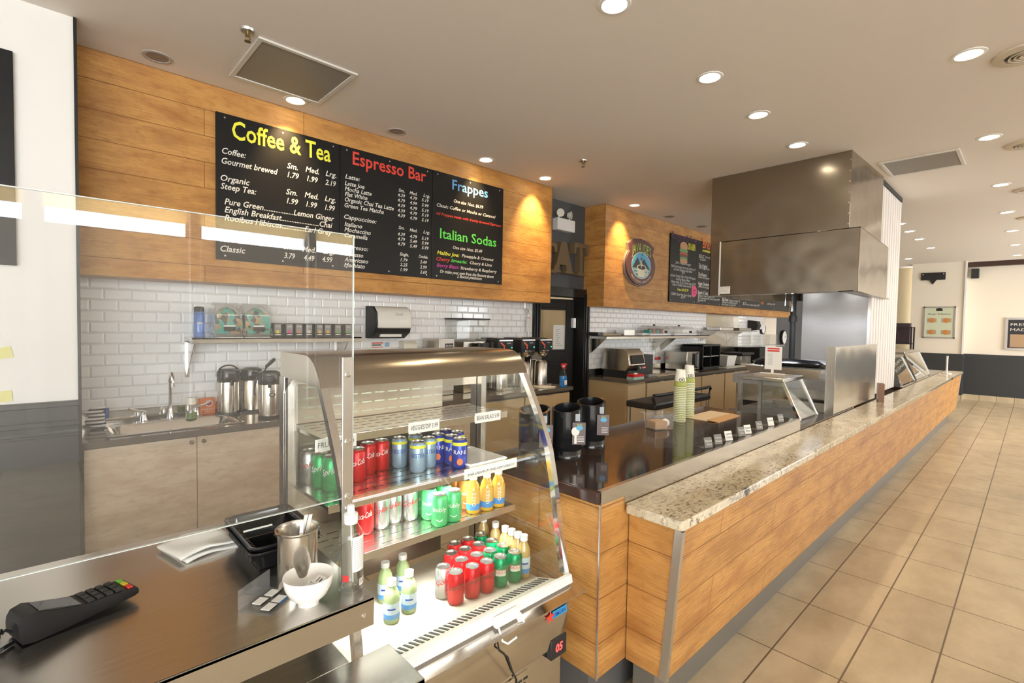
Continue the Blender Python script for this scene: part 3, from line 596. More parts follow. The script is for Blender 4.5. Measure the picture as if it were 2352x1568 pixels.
for x, s in ((5.03, -1), (5.25, 1)):
    m = MB().lathe([(.002, .05), (.03, .05), (.052, 0), (.055, -.01), (.05, -.012), (.002, -.008)], n=20, axis='y'); m.xf(Matrix.Rotation(s*.5, 4, 'Z')); m.xf(Matrix.Translation((x, 4.42, 3.16)))
    m.tube([(x, 4.45, 3.09), (x, 4.44, 3.15)], .012); m.build('lamp_head', OFFW, t)

# ================================================================== SINK COUNTER (left back)
YF, YW = 3.83, 4.488
t = thing('sink_counter_top', 'dark polished worktop with steel sink along the white tile wall', 'countertop', (2.4, 4.15, .875))
m = MB(); sx0, sx1, sy0, sy1 = .30, 1.02, 3.93, 4.30
m.box(.152, sx0, YF, YW, .875, .915).box(sx1, 4.66, YF, YW, .875, .915).box(sx0, sx1, YF, sy0, .875, .915).box(sx0, sx1, sy1, YW, .875, .915)
m.build('worktop', simple('grey_brown_worktop', (.14, .12, .10), .10), t)
struct('trim_14', MB().box(.152, 4.6, YW-.02, YW, .916, 1.0), SSM)
m = MB(); m.sheet([[(sx0-.02, sy0-.02, .919), (sx1+.02, sy0-.02, .919)], [(sx0+.02, sy0+.02, .914), (sx1-.02, sy0+.02, .914)]])
def rrect(x0, x1, y0, y1, r, z, n=5):
    pts = []
    for cx, cy, a in ((x1-r, y1-r, 0), (x0+r, y1-r, PI/2), (x0+r, y0+r, PI), (x1-r, y0+r, 1.5*PI)):
        for i in range(n+1): b = a+PI/2*i/n; pts.append(Vector((cx+r*math.cos(b), cy+r*math.sin(b), z)))
    return pts+[pts[0]]
m = MB(); m.sheet([rrect(sx0-.03, sx1+.03, sy0-.03, sy1+.06, .04, .917), rrect(sx0-.025, sx1+.025, sy0-.025, sy1+.055, .04, .921), rrect(sx0+.012, sx1-.012, sy0+.01, sy1-.01, .07, .921), rrect(sx0+.02, sx1-.02, sy0+.018, sy1-.018, .07, .905), rrect(sx0+.05, sx1-.05, sy0+.045, sy1-.045, .08, .76), rrect(sx0+.2, sx1-.2, sy0+.15, sy1-.15, .03, .755)])
m.box(sx0+.2, sx1-.2, sy0+.15, sy1-.15, .753, .755); m.build('sink_basin', simple('sink_steel', (.62, .60, .57), .18, 1), t, ang=60)
fx = .66; yb = 4.33
t = thing('faucet', 'chrome two-handle gooseneck faucet behind the sink', 'faucet', (fx, yb, .921))
m = MB().lathe([(.026, 0), (.026, .02), (.017, .05), (.013, .08)], (fx, yb, .921), 16); m.tube([(fx, yb, .96)]+[(fx, yb, 1.12), (fx, yb-.005, 1.20), (fx, yb-.03, 1.25), (fx, yb-.07, 1.262), (fx, yb-.10, 1.24), (fx, yb-.11, 1.19)], .012, 12); m.cyl((fx, yb-.11, 1.17), .014, .03, 12)
m.build('spout', CHROME, t)
for s in (-1, 1):
    m = MB().lathe([(.026, 0), (.026, .02), (.018, .045), (.02, .075), (1e-4, .08)], (fx+s*.16, yb, .921), 16); m.tube([(fx+s*.16, yb, .995), (fx+s*.21, yb-.02, 1.01), (fx+s*.25, yb-.03, 1.03)], [.010, .008, .006]); m.build('handle', CHROME, t)
MB().box(fx-.20, fx+.20, yb-.025, yb+.025, .921, .927).build('deck_plate', CHROME, t, bevel=.002)
# cabinet units beneath
YC = YF+.02
seams = [.155, 1.01+.0, 1.9, 2.8, 3.75, 4.63]; sx = ony(453, 1080, YC).x; seams = [.155, sx, 1.55, 2.35, 3.1, 3.85, 4.63]
LAMR = LAM
for i in range(len(seams)-1):
    a, b = seams[i], seams[i+1]
    far_ = i >= 4; lb = ['pale wood-grain cabinet under the sink', 'pale wood-grain cabinet right of the sink cabinet', 'pale wood-grain cabinet partly hidden behind the drinks case', 'cabinet under the worktop hidden behind the drinks case', 'cream cabinet below the coffee brewers', 'cream cabinet by the black door'][i]
    t = thing('base_cabinet', lb, 'cabinet', ((a+b)/2, 4.15, 0), 'base cabinets under the sink worktop')
    MB().box(a, b, YC+.02, YW-.01, .08, .74 if i < 2 else .87).box(a, b, YC+.07, YW-.01, 0, .08).build('carcass', BLKM if not far_ else simple('dark_trim', (.06, .045, .035), .5), t)
    dm = LAM if not far_ else CREAM
    d = MB().box(a+.002+(.012 if far_ else 0), b-.002-(.012 if far_ else 0), YC, YC+.02, .10, .868-(.02 if far_ else 0)).build('door', dm, t, bevel=.0015)
    if not far_:
        kx = b-.035 if i % 2 == 0 else a+.035
        MB().lathe([(1e-4, -.028), (.012, -.027), (.015, -.02), (.008, -.01), (.008, 0)], (kx, YC, .835), 16, axis='y').build('knob', SS, d)
    else:
        MB().box((a+b)/2-.06, (a+b)/2+.06, YC-.012, YC, .845, .852).build('pull', ALU, d)

# ------------------------------------------------------------ things on the sink counter
def lathething(name, prof, mat_, loc, label, cat, group=None, n=24):
    o = MB().lathe(prof, n=n).build(name, mat_, local=True); o.location = loc; return tag(o, label, cat, group)
ZC = .915
def airpot(kind, loc, label, rz=0):
    t = thing('airpot', label, 'coffee airpot', loc, 'coffee airpots by the sink', rz)
    MB().lathe([(1e-4, 0), (.078, 0), (.080, .012), (.078, .02)], n=32).build('base_ring', BLKM, t, local=True)
    MB().lathe([(.076, .018), (.076, .25), (.074, .262)], n=40).build('steel_body', steel('airpot_steel', .22, (.62, .56, .48), 'z', .05) if 'AP' not in _cache else _cache['AP'], t, local=True)
    MB().lathe([(.077, .255), (.080, .262), (.080, .31), (.074, .345), (.05, .358), (1e-4, .36)], n=32).build('lid', BLK, t, local=True)
    MB().box(-.022, .022, -.105, -.06, .275, .325).box(-.012, .012, -.108, -.085, .235, .28).build('spout', BLK, t, local=True, bevel=.006)
    if kind == 'up': MB().tube([(-.083*math.cos(a), 0, .30+.085*math.sin(a)) for a in [PI*i/14 for i in range(15)]], .0055).build('carry_handle', BLK, t, local=True)
    else: MB().tube([(-.084, 0, .31), (-.098, .0, .26), (-.105, 0, .20), (-.098, 0, .17)], .006).tube([(.084, 0, .31), (.09, 0, .24), (.088, 0, .17)], .006).build('carry_handle', BLK, t, local=True)
    if kind == 'lever': MB().tube([(-.035, 0, .35), (-.02, 0, .39), (.03, 0, .44), (.04, 0, .448)], [.009, .012, .014, .008]).build('pump_lever', BLK, t, local=True)
    if kind == 'lever':
        f = lambda u, v: Vector((.0775*math.sin(u/.0775), -.0775*math.cos(u/.0775), .19+v)); m = MB()
        m.text('JAVA JOES', fn=lambda u, v: f(u+.02, v+.012), h=.010, w=.040, m=0, align='c')
        m.sheet([[f(.02+.024*math.cos(a)*s, -.01+.017*math.sin(a)*s) for a in [2*PI*i/20 for i in range(21)]] for s in (.6, 1)]); m.build('logo_sticker', [INK], t, local=True)
    return t
airpot('up', onz(525, 950, ZC), 'steel airpot with raised carrying handle, leftmost of three')
airpot('side', onz(578, 943, ZC), 'steel airpot with lowered handle, middle and furthest back of three')
airpot('lever', onz(619, 957, ZC), 'steel airpot with pump lever up and round logo, rightmost of three', rz=-.3)
p = onz(474, 950, ZC)
t = thing('baking_soda_box', 'orange baking soda box beside the left airpot', 'box', (p.x, p.y, ZC), rz=.15)
MB().box(-.055, .055, -.022, .022, 0, .125).build('carton', simple('orange_carton', (.80, .20, .04), .5), t, local=True, bevel=.001)
m = MB(); ell(m, .012, .085, .026, .026, -.0225, 0); ell(m, .012, .085, .019, .019, -.023, 1); m.text('BAKING SODA', (0, -.023, .035), (1, 0, 0), (0, 0, 1), .010, .08, 0, align='c').text('PURE', (0, -.023, .018), (1, 0, 0), (0, 0, 1), .007, .03, 0, align='c'); m.build('label_print', [WHT, REDINK], t, local=True, smooth=False)
p = onz(440, 962, ZC)
t = thing('glass_jar', 'clear jar with ivory lid and green contents between sink and orange box', 'jar', (p.x, p.y, ZC))
MB().lathe([(1e-4, 0), (.036, 0), (.038, .01), (.038, .09), (.03, .105), (.03, .115)], n=24).build('glass', GLASS, t, local=True); MB().lathe([(1e-4, .004), (.034, .004), (.034, .05), (1e-4, .05)], n=20).build('contents', simple('olive_green', (.15, .22, .05), .5), t, local=True)
MB().cyl((0, 0, .112), .034, .05, 24).build('lid', OFFW, t, local=True)
p = onz(222, 985, ZC)
t = thing('striped_oven_mitt', 'black and white striped mitt leaning at the left of the sink', 'mitt', (p.x, p.y, .92))
m = MB(); rows = []
for i in range(13):
    z = .012*i; w = .035+.012*math.sin(i*.4)+(.02*i/12); rows.append([Vector((w*math.cos(a)+.01*math.sin(i*1.2), .018*math.sin(a), z)) for a in [2*PI*k/16 for k in range(17)]])
for i in range(12): m.sheet(rows[i:i+2], m=i % 2)
m.build('cloth', [INK, WHT], t, local=True)
MB().sheet([[Vector((.052+.014*math.cos(a), .015*math.sin(a), z)) for a in [2*PI*k/12 for k in range(13)]] for z in (.06, .09, .13)]).build('blue_thumb', simple('blue_cloth', (.03, .09, .30), .7), t, local=True)

# wall shelf with its goods
SZ = 1.52
t = thing('wall_shelf', 'stainless wall shelf above the airpots holding tea boxes', 'shelf', (1.43, 4.35, 1.48))
MB().box(.775, 2.09, 4.20, 4.488, 1.508, SZ).box(.775, 2.09, 4.20, 4.206, 1.478, SZ).build('shelf_board', SSC, t, bevel=.001)
for x in (.79, 1.97): m = MB().prism([(4.488, 1.478), (4.22, 1.478), (4.46, 1.24), (4.488, 1.22)], 'x', x, x+.004); m.box(x-.012, x+.018, 4.482, 4.488, 1.21, 1.49); m.build('bracket', SS, t)
def shx(px, y=4.33): return ony(px, 775, y).x
t = thing('water_bottle', 'translucent blue water bottle with black lid at left end of the shelf', 'bottle', (shx(456), 4.31, SZ))
MB().lathe([(1e-4, 0), (.034, 0), (.036, .01), (.034, .19), (.03, .20)], n=24).build('bottle_body', [GLBL], t, local=True); MB().lathe([(.032, .195), (.034, .20), (.033, .225), (.02, .232), (1e-4, .232)], n=24).build('lid', BLKM, t, local=True)
MB().text('DANI', fn=lambda u, v: Vector((.0362*math.sin(u/.036), -.0362*math.cos(u/.036), .10+v)), h=.016, w=.045, align='c').build('print', WHT, t, local=True, smooth=False)
def binn(px, label):
    t = thing('cookie_bin', label, 'candy bin', (shx(px, 4.30), 4.33, SZ), 'clear bins of wrapped cookies'); w = .098
    MB().prism([(-.09, .02), (.10, .02), (.10, .22), (.0, .27), (-.09, .24), (-.11, .10)], 'x', -w, w).build('bin_shell', PLAS, t, local=True, bevel=.008)
    m = MB().prism([(-.084, .03), (.094, .03), (.094, .17), (-.084, .18), (-.103, .10)], 'x', -w+.006, w-.006); m.sphere((0, -.02, .16), .075); m.build('wrapped_cookies', CANDY, t, local=True)
    MB().lathe([(.083, -.10), (.083, -.115), (.077, -.117), (.075, -.10)], (0, 0, .165), 32, axis='y').build('round_opening_rim', PLAS, t, local=True)
    MB().box(-.04, .04, -.118, -.114, .05, .085, 0).box(-.04, .04, -.119, -.113, .085, .095, 1).build('price_tag', [BLKM, WHT], t, local=True)
    MB().tube([(-w, -.09, 0), (-w, -.12, .02), (-w, -.10, .07)], .003).tube([(w, -.09, 0), (w, -.12, .02), (w, -.10, .07)], .003).tube([(-w, -.12, .02), (w, -.12, .02)], .003).box(-w, w, -.09, .1, .0, .004).build('wire_stand', CHROME, t, local=True)
binn(521, 'clear bin of turquoise wrapped cookies, left of two on the shelf'); binn(587, 'clear bin of turquoise wrapped cookies, right of two on the shelf')
cols = [(.75, .65, .05), (.70, .04, .25), (.55, .25, .12), (.65, .6, .5), (.70, .42, .08), (.75, .40, .03), (.10, .35, .06), (.12, .35, .08)]
tl = ['yellow flower', 'pink flower', 'brown spice', 'white', 'orange slice', 'orange fruit', 'green leaf', 'green and orange']
for i, (px, cc, nm) in enumerate(zip((637, 664, 686, 709, 733, 752, 775, 799), cols, tl)):
    t = thing('tea_box', 'small black tea box with %s picture, %s from the left on shelf' % (nm, ['first', 'second', 'third', 'fourth', 'fifth', 'sixth', 'seventh', 'eighth'][i]), 'tea box', (shx(px, 4.27), 4.32, SZ), 'tea boxes on the shelf')
    MB().box(-.032, .032, -.06, .06, 0, .115).build('carton', BLK, t, local=True, bevel=.002)
    MB().box(-.025, .025, -.0615, -.060, .035, .108).build('front_panel', simple('grey_panel', (.28, .27, .26), .4), t, local=True)
    m = MB(); ell(m, 0, .045, .014, .014, -.0622, 0); m.text('steep', (0, -.0622, .085), (1, 0, 0), (0, 0, 1), .012, .038, 1, align='c'); m.box(-.022, .022, -.0622, -.0618, .018, .026, 1)
    m.build('print', [simple('tea_%d' % i, cc, .5), TXW], t, local=True, smooth=False)

# paper towel dispenser etc. on tiles
t = thing('paper_towel_dispenser', 'white and black paper towel dispenser on the white tile wall', 'dispenser', (2.45, 4.489, 1.51))
x0, x1 = 2.27, 2.66
MB().prism([(4.489, 1.50), (4.40, 1.50), (4.30, 1.56), (4.27, 1.64), (4.28, 1.75), (4.34, 1.81), (4.489, 1.815)], 'x', x0, x0+.02).prism([(4.489, 1.50), (4.40, 1.50), (4.30, 1.56), (4.275, 1.64), (4.489, 1.65)], 'x', x0+.02, x1).build('housing', BLKM, t, bevel=.006)
m = MB().prism([(4.489, 1.60), (4.265, 1.60), (4.262, 1.66), (4.272, 1.745), (4.305, 1.79), (4.35, 1.812), (4.489, 1.812)], 'x', x0+.021, x1-.003); m.build('white_cover', simple('dispenser_white', (.80, .79, .74), .18), t, bevel=.012)
MB().text('Scott', (x0+.20, 4.2635, 1.725), (1, 0, 0), (0, -.12, 1), .028, .085, 0, .3).build('name', GINK, t, smooth=False)
MB().box(x0+.08, x1-.08, 4.33, 4.36, 1.515, 1.55).build('towel_end', PAPER, t)
p = ony(876, 793, 4.48); m = MB().box(p.x-.11, p.x+.11, 4.484, 4.489, 1.37, 1.47, 0).box(p.x-.10, p.x+.02, 4.483, 4.484, 1.445, 1.455, 1).box(p.x-.10, p.x+.0, 4.483, 4.484, 1.425, 1.435, 2).box(p.x-.10, p.x+.02, 4.483, 4.484, 1.405, 1.41, 1).box(p.x+.04, p.x+.09, 4.483, 4.484, 1.41, 1.455, 3)
solo('handwashing_notice', m, [PAPER, REDINK, INK, simple('pale_blue', (.3, .5, .7), .6)], 'small white handwashing notice below the towel dispenser', 'notice')
m = MB().prism([(4.489, 1.30), (4.40, 1.30), (4.375, 1.36), (4.38, 1.44), (4.42, 1.47), (4.489, 1.47)], 'x', 2.64, 2.80); solo('soap_dispenser', m, OFFW, 'ivory soap dispenser on the tiles left of the water boiler', 'soap dispenser', bevel=.01)
# conduit + tag by door
p = ony(1209, 700, 4.46)
solo('pull_station_pipe', MB().tube([(p.x-.03, 4.45, 1.93), (p.x-.03, 4.45, 1.87), (p.x+.02, 4.45, 1.83), (p.x+.02, 4.45, 1.78)], .014).tube([(p.x+.04, 4.47, 1.83), (p.x+.04, 4.47, 1.1)], .006).tube([(p.x+.06, 4.47, 1.83), (p.x+.06, 4.47, 1.1)], .006), CHROME, 'steel conduit elbows on the tiles beside the black door', 'pipe')
p = ony(1215, 729, 4.44); m = MB().box(p.x-.045, p.x+.045, 4.435, 4.44, 1.57, 1.77, 0).text('PULL', (p.x, 4.4345, 1.73), (1, 0, 0), (0, 0, 1), .022, .07, 1, align='c')
for k in range(4): m.box(p.x-.03, p.x+.03, 4.4345, 4.435, 1.70-.025*k, 1.703-.025*k, 2)
solo('instruction_tag', m, [PAPER, REDINK, GINK], 'white instruction tag hanging beside the black door', 'tag', smooth=False)

# water boiler, grinder, brewers on counter near door
def cx(px, y): return ony(px, 820, y).x
x0 = cx(980, 4.30); x1 = cx(1043, 4.15)
t = thing('hot_water_dispenser', 'steel box hot water dispenser with red tap behind the display case', 'water boiler', ((x0+x1)/2, 4.3, ZC))
MB().box(x0+.05, x1, 4.15, 4.45, ZC, 1.50).build('housing', SS, t, bevel=.006); MB().box(x0+.055, x1-.005, 4.145, 4.15, ZC+.05, 1.49).build('front_panel', simple('pale_metal', (.66, .66, .65), .4), t)
m = MB().box(x0+.12, x0+.22, 4.142, 4.145, 1.40, 1.45, 0).text('BUNN', (x0+.17, 4.1415, 1.415), (1, 0, 0), (0, 0, 1), .022, .08, 1, align='c'); m.build('badge', [INK, WHT], t, smooth=False)
MB().cyl((x1-.04, 4.10, 1.33), .012, .05, 12, axis='y').box(x1-.065, x1-.015, 4.09, 4.11, 1.345, 1.37).build('tap', RED, t)
x0 = cx(1045, 4.3); x1 = cx(1096, 4.3)
t = thing('coffee_grinder', 'steel coffee grinder with clear hopper between the boiler and brewers', 'coffee grinder', ((x0+x1)/2, 4.3, ZC))
MB().box(x0, x1, 4.15, 4.45, ZC, 1.47).build('housing', SSP, t, bevel=.006); MB().hexa([(x0, 4.15, 1.47), (x1, 4.15, 1.47), (x1, 4.45, 1.47), (x0, 4.45, 1.47), (x0-.02, 4.12, 1.70), (x1+.02, 4.12, 1.70), (x1+.02, 4.46, 1.70), (x0-.02, 4.46, 1.70)]).build('bean_hopper', PLAS, t)
MB().box(x0-.025, x1+.025, 4.115, 4.465, 1.70, 1.715).build('hopper_lid', BLKM, t); MB().cyl((x1-.10, 4.06, 1.33), .055, .12, 20).build('basket', BLKM, t)
MB().box(x1-.11, x1-.08, 4.02, 4.05, 1.30, 1.46).box(x1-.03, x1, 4.02, 4.05, 1.30, 1.46).build('handles', BLKM, t, bevel=.005)
def brewer(px, y, label):
    t = thing('coffee_brewer', label, 'coffee brewer', (cx(px, y), y, ZC), 'automatic coffee brewers')
    MB().box(-.10, .10, .06, .30, 0, .42).build('tower', SSP, t, local=True, bevel=.004); MB().box(-.11, .11, -.10, .30, 0, .03).build('base', SS, t, local=True, bevel=.003)
    MB().box(-.11, .11, -.10, .30, .42, .57).box(-.08, .08, -.05, .25, .57, .585).build('head', BLKM, t, local=True, bevel=.008)
    MB().box(-.10, .10, -.104, -.10, .445, .55).build('control_panel', BLK, t, local=True); MB().box(-.10, .105, -.103, -.10, .555, .57).build('steel_band', ALU, t, local=True)
    m = MB().text('BUNN', (.015, -.106, .525), (1, 0, 0), (0, 0, 1), .012, .05, 0); m.build('name', TXW, t, local=True, smooth=False)
    MB().bar((-.085, -.107, .54), (-.03, -.107, .50), .018, .003, side=(.6, 0, .8)).box(-.04, -.025, -.108, -.105, .46, .505).build('orange_accent', simple('orange_red', (.75, .12, .02), .4), t, local=True)
    MB().cyl((.085, -.108, .48), .006, .006, 10, axis='y').build('green_light', simple('green_led', (.02, .9, .25), .4, emit=4), t, local=True)
    MB().lathe([(.03, .36), (.055, .375), (.075, .41), (.08, .425), (.08, .44)], (0, -.04, 0), 24).build('brew_funnel', CHROME, t, local=True)
    MB().bar((.0, -.12, .43), (.0, -.15, .34), .015, .012, side=(1, 0, 0)).build('funnel_handle', BLKM, t, local=True); MB().lathe([(1e-4, .03), (.08, .03), (.08, .28), (.06, .31), (1e-4, .31)], (0, -.02, 0), 24).build('server', SS, t, local=True)
brewer(1148, 4.13, 'black coffee brewer, leftmost of three behind the display case'); brewer(1200, 4.13, 'black coffee brewer, middle of three'); brewer(1240, 4.13, 'black coffee brewer nearest the black door')
p = onz(1293, 888, ZC)
t = thing('spray_bottle', 'spray bottle of blue cleaner with red trigger by the black door', 'spray bottle', (p.x, p.y, ZC))
MB().lathe([(1e-4, 0), (.045, 0), (.048, .01), (.048, .12), (.04, .16), (.016, .21), (.014, .23)], n=20).build('bottle_body', GLASS, t, local=True); MB().lathe([(1e-4, .004), (.043, .004), (.044, .13), (1e-4, .131)], n=20).build('blue_liquid', simple('blue_cleaner', (.01, .20, .62), .2), t, local=True)
MB().cyl((0, 0, .225), .018, .02, 14).box(-.035, .055, -.012, .012, .255, .28).bar((.035, 0, .26), (.045, 0, .21), .012, .01, side=(0, 1, 0)).build('trigger_head', RED, t, local=True, bevel=.003); MB().box(-.014, .014, -.014, .014, .24, .26).build('neck', WHT, t, local=True)
MB().box(-.03, .015, -.0495, -.047, .03, .085).build('label_sticker', PAPER, t, local=True)
m = MB().box(4.22, 4.42, 3.90, 4.2, ZC, ZC+.012); solo('cutting_board', m, OFFW, 'thin cream board lying on the worktop near the black door', 'cutting board', bevel=.003)
# ================================================================== FRONT STEEL COUNTER
KZ = .95; KX = .612
t = thing('steel_counter', 'stainless service counter in the left foreground carrying the card reader', 'counter', (-.4, 1.5, 0))
m = MB().box(-1.6, KX, 1.15, 1.93, .94, KZ).box(-1.6, KX, 1.15, 1.155, .875, KZ).box(KX-.004, KX, 1.15, 1.93, .90, KZ); m.build('top', SSC, t, bevel=.003)
MB().box(-1.6, .58, 1.50, 1.88, 0, .94).build('body', SSP, t)
MB().lathe([(1e-4, -.004), (.004, -.004), (.006, 0)], (KX-.03, 1.15, .91), 12, axis='y').build('screw', CHROME, t)
solo('tray_shelf', MB().box(-1.6, .69, 1.03, 1.212, .745, .76).box(-1.6, .575, 1.212, 1.499, .745, .76).box(-1.6, .69, 1.03, 1.034, .70, .76).box(.686, .69, 1.03, 1.212, .70, .76), SSC, 'lower stainless shelf running below the front of the service counter', 'shelf', bevel=.004)
# sneeze guard
t = thing('sneeze_guard', 'tall clear acrylic screen bolted to a steel post over the front counter', 'screen', (0, 1.27, KZ))
gy = 1.268; ax = ony(813, 700, gy).x
MB().box(-1.5, ax, gy, gy+.006, 1.18, 1.892).build('acrylic_pane', GLASSD, t)
MB().box(ax-.0015, ax, gy-.0005, gy+.0065, 1.18, 1.892).box(-1.5, ax, gy-.0005, gy+.0065, 1.180, 1.1815).box(-1.5, ax, gy-.0005, gy+.0065, 1.8905, 1.892).build('pane_edges', simple('pane_edge', (.65, .72, .70), .2), t)
px0 = ony(788, 1000, gy-.01).x; px1 = ony(812, 1000, gy-.01).x
MB().box(px0, px1, gy-.006, gy-.001, KZ, ony(800, 820, gy).z).build('post', ALU, t, bevel=.001)
for py in (861, 1014, 1140, 1167):
    p = ony(799, py, gy-.006); MB().lathe([(1e-4, -.007), (.005, -.0065), (.008, -.002), (.008, 0)], p, 14, axis='y').build('bolt', CHROME, t)

# card terminal
a0 = math.atan2(1.559-1.509, .133+.046)
t = thing('card_terminal', 'black card payment terminal with coloured keys lying on the steel counter', 'card reader', (.045, 1.532, KZ), rz=math.radians(18))
def loft(secs, m=0): mb = MB(); mb.sheet(secs, m); return mb
# long axis = local x (-.1 .. .1); section heights
prof = [(-.110, .018, .050), (-.104, .004, .062), (-.085, .002, .066), (-.045, .003, .052), (0.0, .006, .040), (.06, .010, .037), (.104, .014, .034), (.112, .018, .030)]
secs = []
for x, zb, zt in prof:
    w = .040 if x > -.1 else .036; secs.append([Vector((x, y, z)) for y, z in ((-w, zb), (-w-.002, (zb+zt)/2), (-w+.003, zt), (w-.003, zt), (w+.002, (zb+zt)/2), (w, zb), (-w, zb))])
b = loft(secs); b.add(secs[0][:-1], [tuple(range(6))]); b.add(secs[-1][:-1], [tuple(range(6))[::-1]]); b.build('body', simple('terminal_black', (.009, .009, .010), .4, spec=.3), t, local=True, ang=40)
MB().hexa([(-.075, -.03, .060), (.0, -.03, .0395), (.0, .03, .0395), (-.075, .03, .060), (-.075, -.03, .0645), (.0, -.03, .0415), (.0, .03, .0415), (-.075, .03, .0645)]).build('screen', simple('screen_glass', (.06, .06, .06), .05), t, local=True)
for r in range(4):
    for c in range(3):
        x = .018+.019*(3-r) if False else .018+r*.0185; y = -.024+c*.024; z = .0395-.03*(x)/1.0*.6
        m = MB().box(x-.007, x+.007, y-.0095, y+.0095, z-.003, z+.0035)
        m.build('key', [BLKM, BLKM, BLKM, None][r] if r < 3 else BLKM, t, local=True, bevel=.0015)
for c, cc in enumerate(((.62, .03, .02), (.70, .55, .02), (.15, .50, .04))):
    y = -.024+c*.024; MB().box(.092, .103, y-.0095, y+.0095, .033, .0385).build('colour_key', simple('key_%d' % c, cc, .4), t, local=True, bevel=.0015)
# coiled cable
pts = []
for i in range(160):
    u = i/159; a = u*2*PI*18; bx = Vector((-.075-.16*u, 1.50-.02*u+.03*math.sin(u*3), KZ+.02)); pts.append(bx+Vector((.0, .014*math.cos(a), .014*math.sin(a)+.0)))
pts = [Vector((-.055, 1.497, KZ+.02)), Vector((-.07, 1.495, KZ+.035))]+pts
solo('coiled_cable', MB().tube(pts, .0028, 6), BLK, 'black coiled cable trailing left from the card terminal', 'cable')
solo('power_cable', MB().tube([Vector((-.058, 1.49, KZ+.006)), Vector((-.09, 1.46, KZ+.005)), Vector((-.15, 1.42, KZ+.005)), Vector((-.24, 1.43, KZ+.005)), Vector((-.4, 1.45, KZ+.005))], .004, 8), BLK, 'straight black cable beside the coiled one on the steel counter', 'cable')

# cutlery cup with straws, bowl, sanitizer, tub, napkins, sign holder
pc = onz(690, 1352, KZ) + Vector((0, .02, 0))
t = thing('steel_cup', 'tall stainless steel cup on the front counter holding white sticks', 'cup', (pc.x, pc.y, KZ))
MB().lathe([(1e-4, 0), (.046, 0), (.050, .006), (.050, .150), (.056, .156), (.056, .159), (.052, .160), (.048, .152), (.047, .01), (1e-4, .009)], n=48).build('cup_body', steel('cup_steel', .2, (.62, .59, .54), 'z', .04), t, local=True)
for k, (a, b) in enumerate((((-.005, -.02, .012), (-.006, -.045, .185)), ((-.01, -.01, .012), (.030, -.012, .19)), ((-.02, .0, .012), (.022, -.002, .188)))):
    m = MB().bar(Vector(a)+pc.xy.to_3d()+Vector((0, 0, KZ)), Vector(b)+pc.xy.to_3d()+Vector((0, 0, KZ)), .009, .003); solo('paper_straw', m, WHT, ['upright white paper straw in the steel cup, leftmost', 'leaning white straw in the steel cup, rightmost', 'leaning white straw in the steel cup behind the rightmost'][k], 'straw', 'white straws in the steel cup', bevel=.0005)
pb = onz(712, 1388, KZ)+Vector((.0, .01, 0))
t = thing('white_bowl', 'white china bowl of sugar packets on the front counter', 'bowl', (pb.x, pb.y, KZ))
MB().lathe([(1e-4, .004), (.022, .002), (.023, 0), (.025, .0), (.026, .008), (.045, .025), (.056, .048), (.060, .072), (.0595, .074), (.057, .072), (.052, .046), (.040, .024), (1e-4, .012)], n=40).build('bowl_body', CHINA, t, local=True, ang=60)
for k, (x, y, a) in enumerate(((-.02, -.005, .3), (.012, .01, 1.1), (.004, -.018, 2.0), (.024, -.008, .7))):
    m = MB().box(-.018, .018, -.012, .012, 0, .003, 0).box(-.010, .006, -.006, -.003, .003, .0033, 1).box(-.012, .010, .002, .004, .003, .0033, 1); m.xf(Matrix.Rotation(a, 4, 'Z') @ Matrix.Rotation(.2, 4, 'X')); m.xf(Matrix.Translation((pb.x+x, pb.y+y, KZ+.034+.006*k)))
    solo('sugar_packet', m, [PAPER, [INK, GINK, simple('brown_print', (.3, .12, .05), .6), INK][k]], ['white sugar packet at the left in the bowl', 'white sugar packet at the back of the bowl', 'sugar packet with brown print in the bowl', 'sugar packet at the right in the bowl'][k], 'sugar packet', 'packets in the white bowl', smooth=False)
ps = onz(815, 1348, KZ)
t = thing('sanitizer_bottle', 'clear hand sanitizer bottle with white spray cap at the counter corner', 'bottle', (ps.x-.012, ps.y+.0, KZ), rz=.3)
MB().lathe([(1e-4, .003), (.026, .0), (.031, .005), (.032, .02), (.032, .140), (.028, .160), (.017, .175), (.014, .182)], n=32).build('bottle_body', GLASS, t, local=True)
MB().lathe([(1e-4, .006), (.027, .006), (.0295, .012), (.0295, .115), (1e-4, .116)], n=28).build('clear_gel', glass('gel', (.90, .92, .93), .6), t, local=True)
MB().lathe([(.017, .178), (.018, .182), (.018, .203), (.010, .206), (.009, .226), (1e-4, .228)], n=20).build('spray_cap', WHT, t, local=True)
MB().tube([(0, 0, .178), (.004, 0, .10), (.008, 0, .015)], .0018, 6).build('dip_tube', WHT, t, local=True)
fn = lambda u, v: Vector((.0326*math.sin(u/.0326), -.0326*math.cos(u/.0326), v))
m = MB().sheet([[fn(u, z) for u in [(-.020+.04*i/8) for i in range(9)]] for z in (.058, .15)], 0)
for k in range(14): m.sheet([[(fn(u, z)*1.004) for u in [(-.017+.034*i/6) for i in range(7)]] for z in (.066+.0055*k, .067+.0055*k)], 1)
m.sheet([[fn(u, z)*1.003 for u in [(-.045+.016*i/4) for i in range(5)]] for z in (.035, .052)], 2)
m.sheet([[fn(u, z)*1.003 for u in [(.0+.022*i/5) for i in range(6)]] for z in (.018, .036)], 0)
for k in range(8): m.sheet([[fn(u, z)*1.006 for u in (.002+k*.0025, .003+k*.0025)] for z in (.022, .034)], 3)
m.build('label_print', [PAPER, GINK, REDINK, INK], t, local=True, smooth=False)
